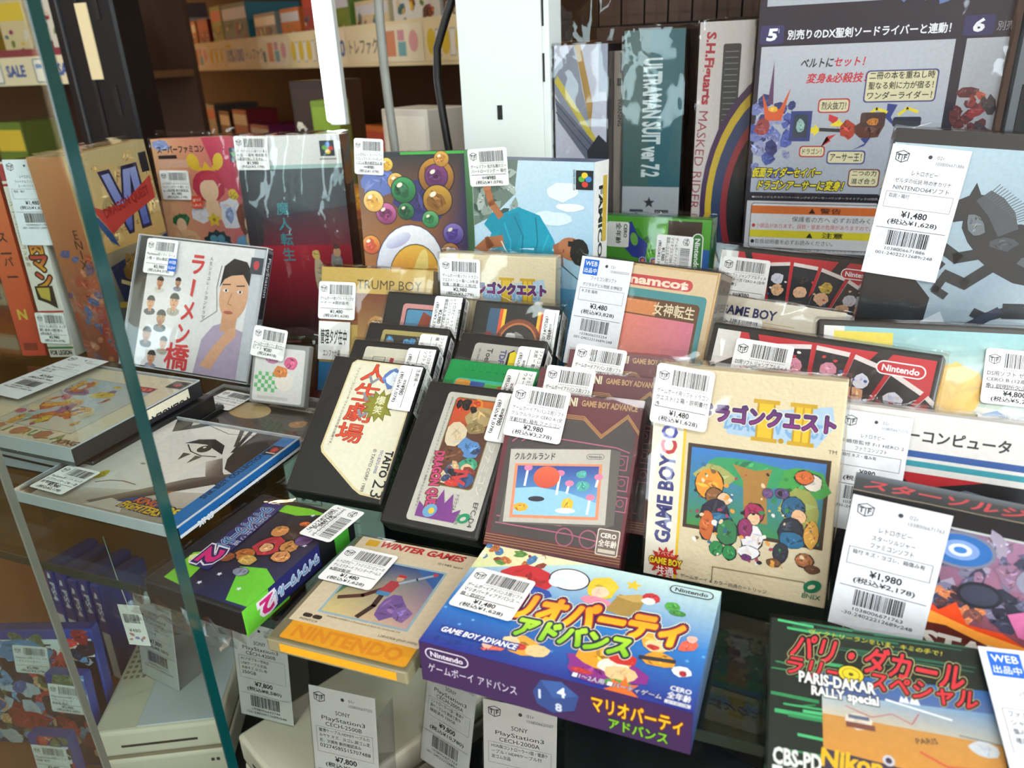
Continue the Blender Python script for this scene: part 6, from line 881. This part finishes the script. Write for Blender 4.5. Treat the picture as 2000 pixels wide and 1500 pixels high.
# ================================================================== lower shelf: consoles, price stands, disc cases
mat('console_white', '#d9cdb6', .35, coat=.15, var=.05, bscale=30); mat('console_daylit', '#c3c8cc', .3, coat=.2); mat('console_black', '#0f0f12', .25, coat=.4); mat('vent_dark', '#8c7c62', .6); mat('case_ps_blue', '#123f9c', .2, coat=.5); mat('card_violet', '#3a3f8c', .4)
LZ0 = -641.0
def console(label, x, y, yaw, W, L, H, m, m2, vents):
    o = empty('game_console', mm(x, y, LZ0), (0, 0, math.radians(yaw))); tag(o, label, 'game console')
    box('lower_shell', (0, 0, 0, W, L, H * .46), m, o, 4, 3); box('seam', (1.5, 1.5, H * .46, W - 1.5, L - 1.5, H * .52), 'vent_dark', o); box('upper_shell', (0, 0, H * .52, W, L, H), m, o, 4, 3)
    if m2: box('daylit_band', (W * .34, 4, H - .4, W - 3, L - 4, H + .8), m2, o, .5)  # bluish daylight on the white shell, put into the colour of a raised band
    if vents:
        bm = bmesh.new()
        for i in range(5):
            for j in range(9):
                bm_box(bm, 5 + i * 6.2, 70 + j * 7.5, H - .2, 8.6 + i * 6.2, 74 + j * 7.5, H + .25)
        from_bm('vent_grid', bm, 'vent_dark', o)
    for k in range(3): box('disc_slot' if k == 0 else 'button', ((W * .2, -.4, H * .7, W * .8, .2, H * .74) if k == 0 else (W * .82 + k * 5, -.6, H * .25, W * .82 + k * 5 + 3, .4, H * .3)), 'slot_dark', o)
    return o
console('white game console with square vent grid, left of the pair', -584, 346, 27, 118, 262, 66, 'console_white', 'console_daylit', True)
console('white game console in the middle of the lower shelf', -452, 392, -25, 128, 270, 66, 'console_white', None, False)
console('black game console under the blue game box', -292, 338, -24, 250, 280, 66, 'console_black', None, False)
def stand(label, x, y, yaw, lean, w, h, z=LZ0 + 66.5, **k):
    PLACE['_'] = (w, h, .6, x, y, yaw, lean, 0, z); t = thing('_', 'price_stand', label, 'price stand', 'price stands on the consoles')
    box('card_sheet', (0, 0, 0, w, .6, h), 'card_white', t.o); box('clear_cover', (-.8, -.9, -.6, w + .8, -.5, h + .8), 'acrylic', t.o); box('back_leg', (0, 1, 0, w, 26, .8), 'acrylic', t.o); box('side_fin', (w - .4, .8, 0, w + .4, 30, h * .8), 'acrylic', t.o)
    B = card_art(w, h, **k); B.build('card_print', t.o, t.F['f'], 'ink_matte', base=.05); return t
SN = ('SONY',)
stand('price stand for the console with vents, turned left', -598, 424, -8, 8, 56, 100, head='SONY', lines=['PlayStation3', 'CECH-2500A'], cond=['電源ケーブル、HDMIケーブルの', 'みキズ・ヨゴレ有'], p1='¥7,800', p2=TAX('8,580'), code='01r', seed=91, low='106-24012100946r244')
stand('price stand on the middle white console, left one', -464, 414, 3, 8, 58, 104, head='SONY', lines=['PlayStation3', 'CECH-4200B'], cond=['ACアダプター非純正', 'USBケーブル欠品', '本体キズ ヨゴレ有', '250GB'], p1='¥7,800', p2=TAX('8,580'), num='1038006643744', code='01r', seed=92, low='106-24020012689r248')
stand('tall price stand below the disk case', -345, 366, 4, 8, 60, 106, head='SONY', lines=['PlayStation3', 'CECH-2500B'], cond=['電源ケーブル,HDMIケーブルの', 'みヤケ,キズ、ヨゴレ,脚ゴム変', '形、欠損有 動作確認済み', '03274585515707488'], p1='¥7,800', p2=TAX('8,580'), num='1038006637202', code='01r', seed=93)
stand('slanted price stand left under the blue game box', -276, 424, -16, 14, 54, 100, head='SONY', lines=['PlayStation3', 'CECH-2000A'], cond=['コントローラー1個・電源ケ', '源ケーブル付 軽度と動作', '確認済み 120GB'], p1='¥9,800', p2=TAX('10,780'), code='01r', seed=94)
stand('price stand right under the blue game box', -202, 396, 4, 8, 60, 108, head='SONY', lines=['PlayStation3', 'CECH-2000A'], cond=['HORI製コントローラー1個・電源ケ', 'ーブル・HDMIケーブル付', '足ゴム欠品'], p1='¥9,800', p2=TAX('10,780'), num='1038006620587', code='01r', seed=95)
# disc cases
def disc_case(label, x, y, yaw, lean, W, H, D, band, bandc, art, st=None, seed=0, spine=False):
    PLACE['_'] = (W, H, D, x, y, yaw, lean, 0, LZ0); t = thing('_', 'disc_case', label, 'disc case', 'disc cases on the lower shelf'); box('case', (0, 0, 0, W, D, H), 'case_ps_blue', t.o, 2, 3)
    A = Art(W, H, seed)
    if spine:
        A.G(1, 2, W - 2, H - 22, '#d8d4cc', '#c8c4bc'); A.R(1, H * .5, W - 2, H * .48, '#2b3a86'); A.P(((4, H - 18), (9, H - 18), (9, H - 12), (6, H - 10)), '#e8ecf4'); A.T('PS4', W * .34, H - 24, W * .5, '#dfe6f4', w=24, rot=-90, b=.03)
    else:
        A.R(2, 3, W - 4, H - 14, '#17131a'); A.R(2, H - 32, W - 4, 21, '#e6e6e6'); A.T('PS5', W * .42, H - 27, 10, '#2a2a2e', w=34, b=.03); art(A)
    paste(t, A, 'cover_print')
    if st: sticker(t, *st, off=1.0, seed=seed + 3)
    return t
def art_a(A):
    A.dabs(6, 8, 120, 124, ['#1c2a4a', '#3a5a9c', '#6a9ac8', '#8a2028', '#c83a3a', '#5a6a4a', '#2a1c2a', '#b8c8d8', '#d8a878'], 110, 4, 11, 1.5); A.B(60, 112, 34, 18, '#4a86b8', 12, .4); A.B(50, 30, 26, 16, '#a02024', 12, .4); A.B(78, 46, 12, 20, '#2a1c30', 12, .3)
disc_case('blue cased game with crowded fantasy art at lower left', -742, 344, 19, 5, 135, 138, 14, 0, 0, art_a, (52, 122, ['PlayStation5用ソフト ファ', 'イナルファンタジー'], '¥2,980', TAX('3,278'), 35, 33, -6), 101)
disc_case('narrow blue cased game beside the fantasy one, price label on its front', -645, 350, 14, 6, 42, 108, 12, 0, 0, art_a, (3, 98, ['PlayStation4用ソフト', 'アサシンクリード', '取説無 箱付'], '¥2,980', TAX('3,280'), 35, 33, -4), 102)
disc_case('low blue cased game in front, price label curling off', -632, 316, 14, 3, 42, 76, 12, 0, 0, art_a, (3, 66, ['PlayStation4用ソフト', '説無 箱付'], '¥3,480', TAX('3,828'), 35, 33, -2), 103)
names = ('nearest the glass edge', 'second from the glass edge', 'third from the glass edge', 'fourth from the glass edge', 'fifth, beside the console')
for i in range(5): disc_case('blue spined game case, ' + names[i], -768 + i * 19, 462 - i * 1.5, -6 + 2 * (i % 2), 2, 15, 134 - (i % 3) * 5, 60, 0, 0, None, None, 110 + i, True)
# hanging key tag and the bag at the far left of the glass shelf
o = empty('paper_tag', mm(-428, 300, -345), (0, 0, math.radians(12))); tag(o, 'small white paper tag hanging on a string under the glass shelf', 'tag')
box('paper', (0, 0, -36, 17, .4, 0), 'card_white', o, .1); tube('string', [(8, .2, 0), (6, .2, 26), (5, .2, 57)], .35, 'card_white', o, 5)
A = Art(17, 36, 4); A.bars(2, 20, 13, 8, 3); A.T('¥480', 8, 12, 3, '#333333', al='c', w=9); A.dabs(2, 2, 12, 8, ['#c88', '#88a'] if 0 else ['#cc8888', '#8888aa'], 5, 1, 2); A.build('tag_print', o, lambda x, y, e: (x, -e, y - 36), 'ink_matte')
o = empty('paper_sheet', mm(-640, 250, -281.3)); o.rotation_euler = (math.radians(-10), 0, math.radians(4)); tag(o, 'large pale paper notice leaning at the far left', 'notice')
box('sheet', (-130, 0, 0, 40, .5, 160), 'card_white', o); A = Art(170, 160, 5)
for i in range(9): A.R(12, 130 - i * 9, 90 + 20 * (i % 3), 2, '#8a90a0')
A.R(146, 18, 10, 10, '#4a4a55'); A.build('notice_print', o, lambda x, y, e: (x - 130, -e, y), 'ink_matte')

o = empty('white_carton', mm(-556, 640, LZ0), (0, 0, math.radians(6))); tag(o, 'plain white carton with a small black mark behind the consoles', 'carton')
box('carton', (0, 0, 0, 90, 60, 250), 'card_white', o, 1); A = Art(90, 250, 9); A.frame(10, 150, 34, 30, 1.2, '#2a2a2a'); A.T('A', 27, 156, 18, '#2a2a2a', al='c', b=.04); A.build('mark_print', o, lambda x, y, e: (x, -e, y), 'ink_matte')
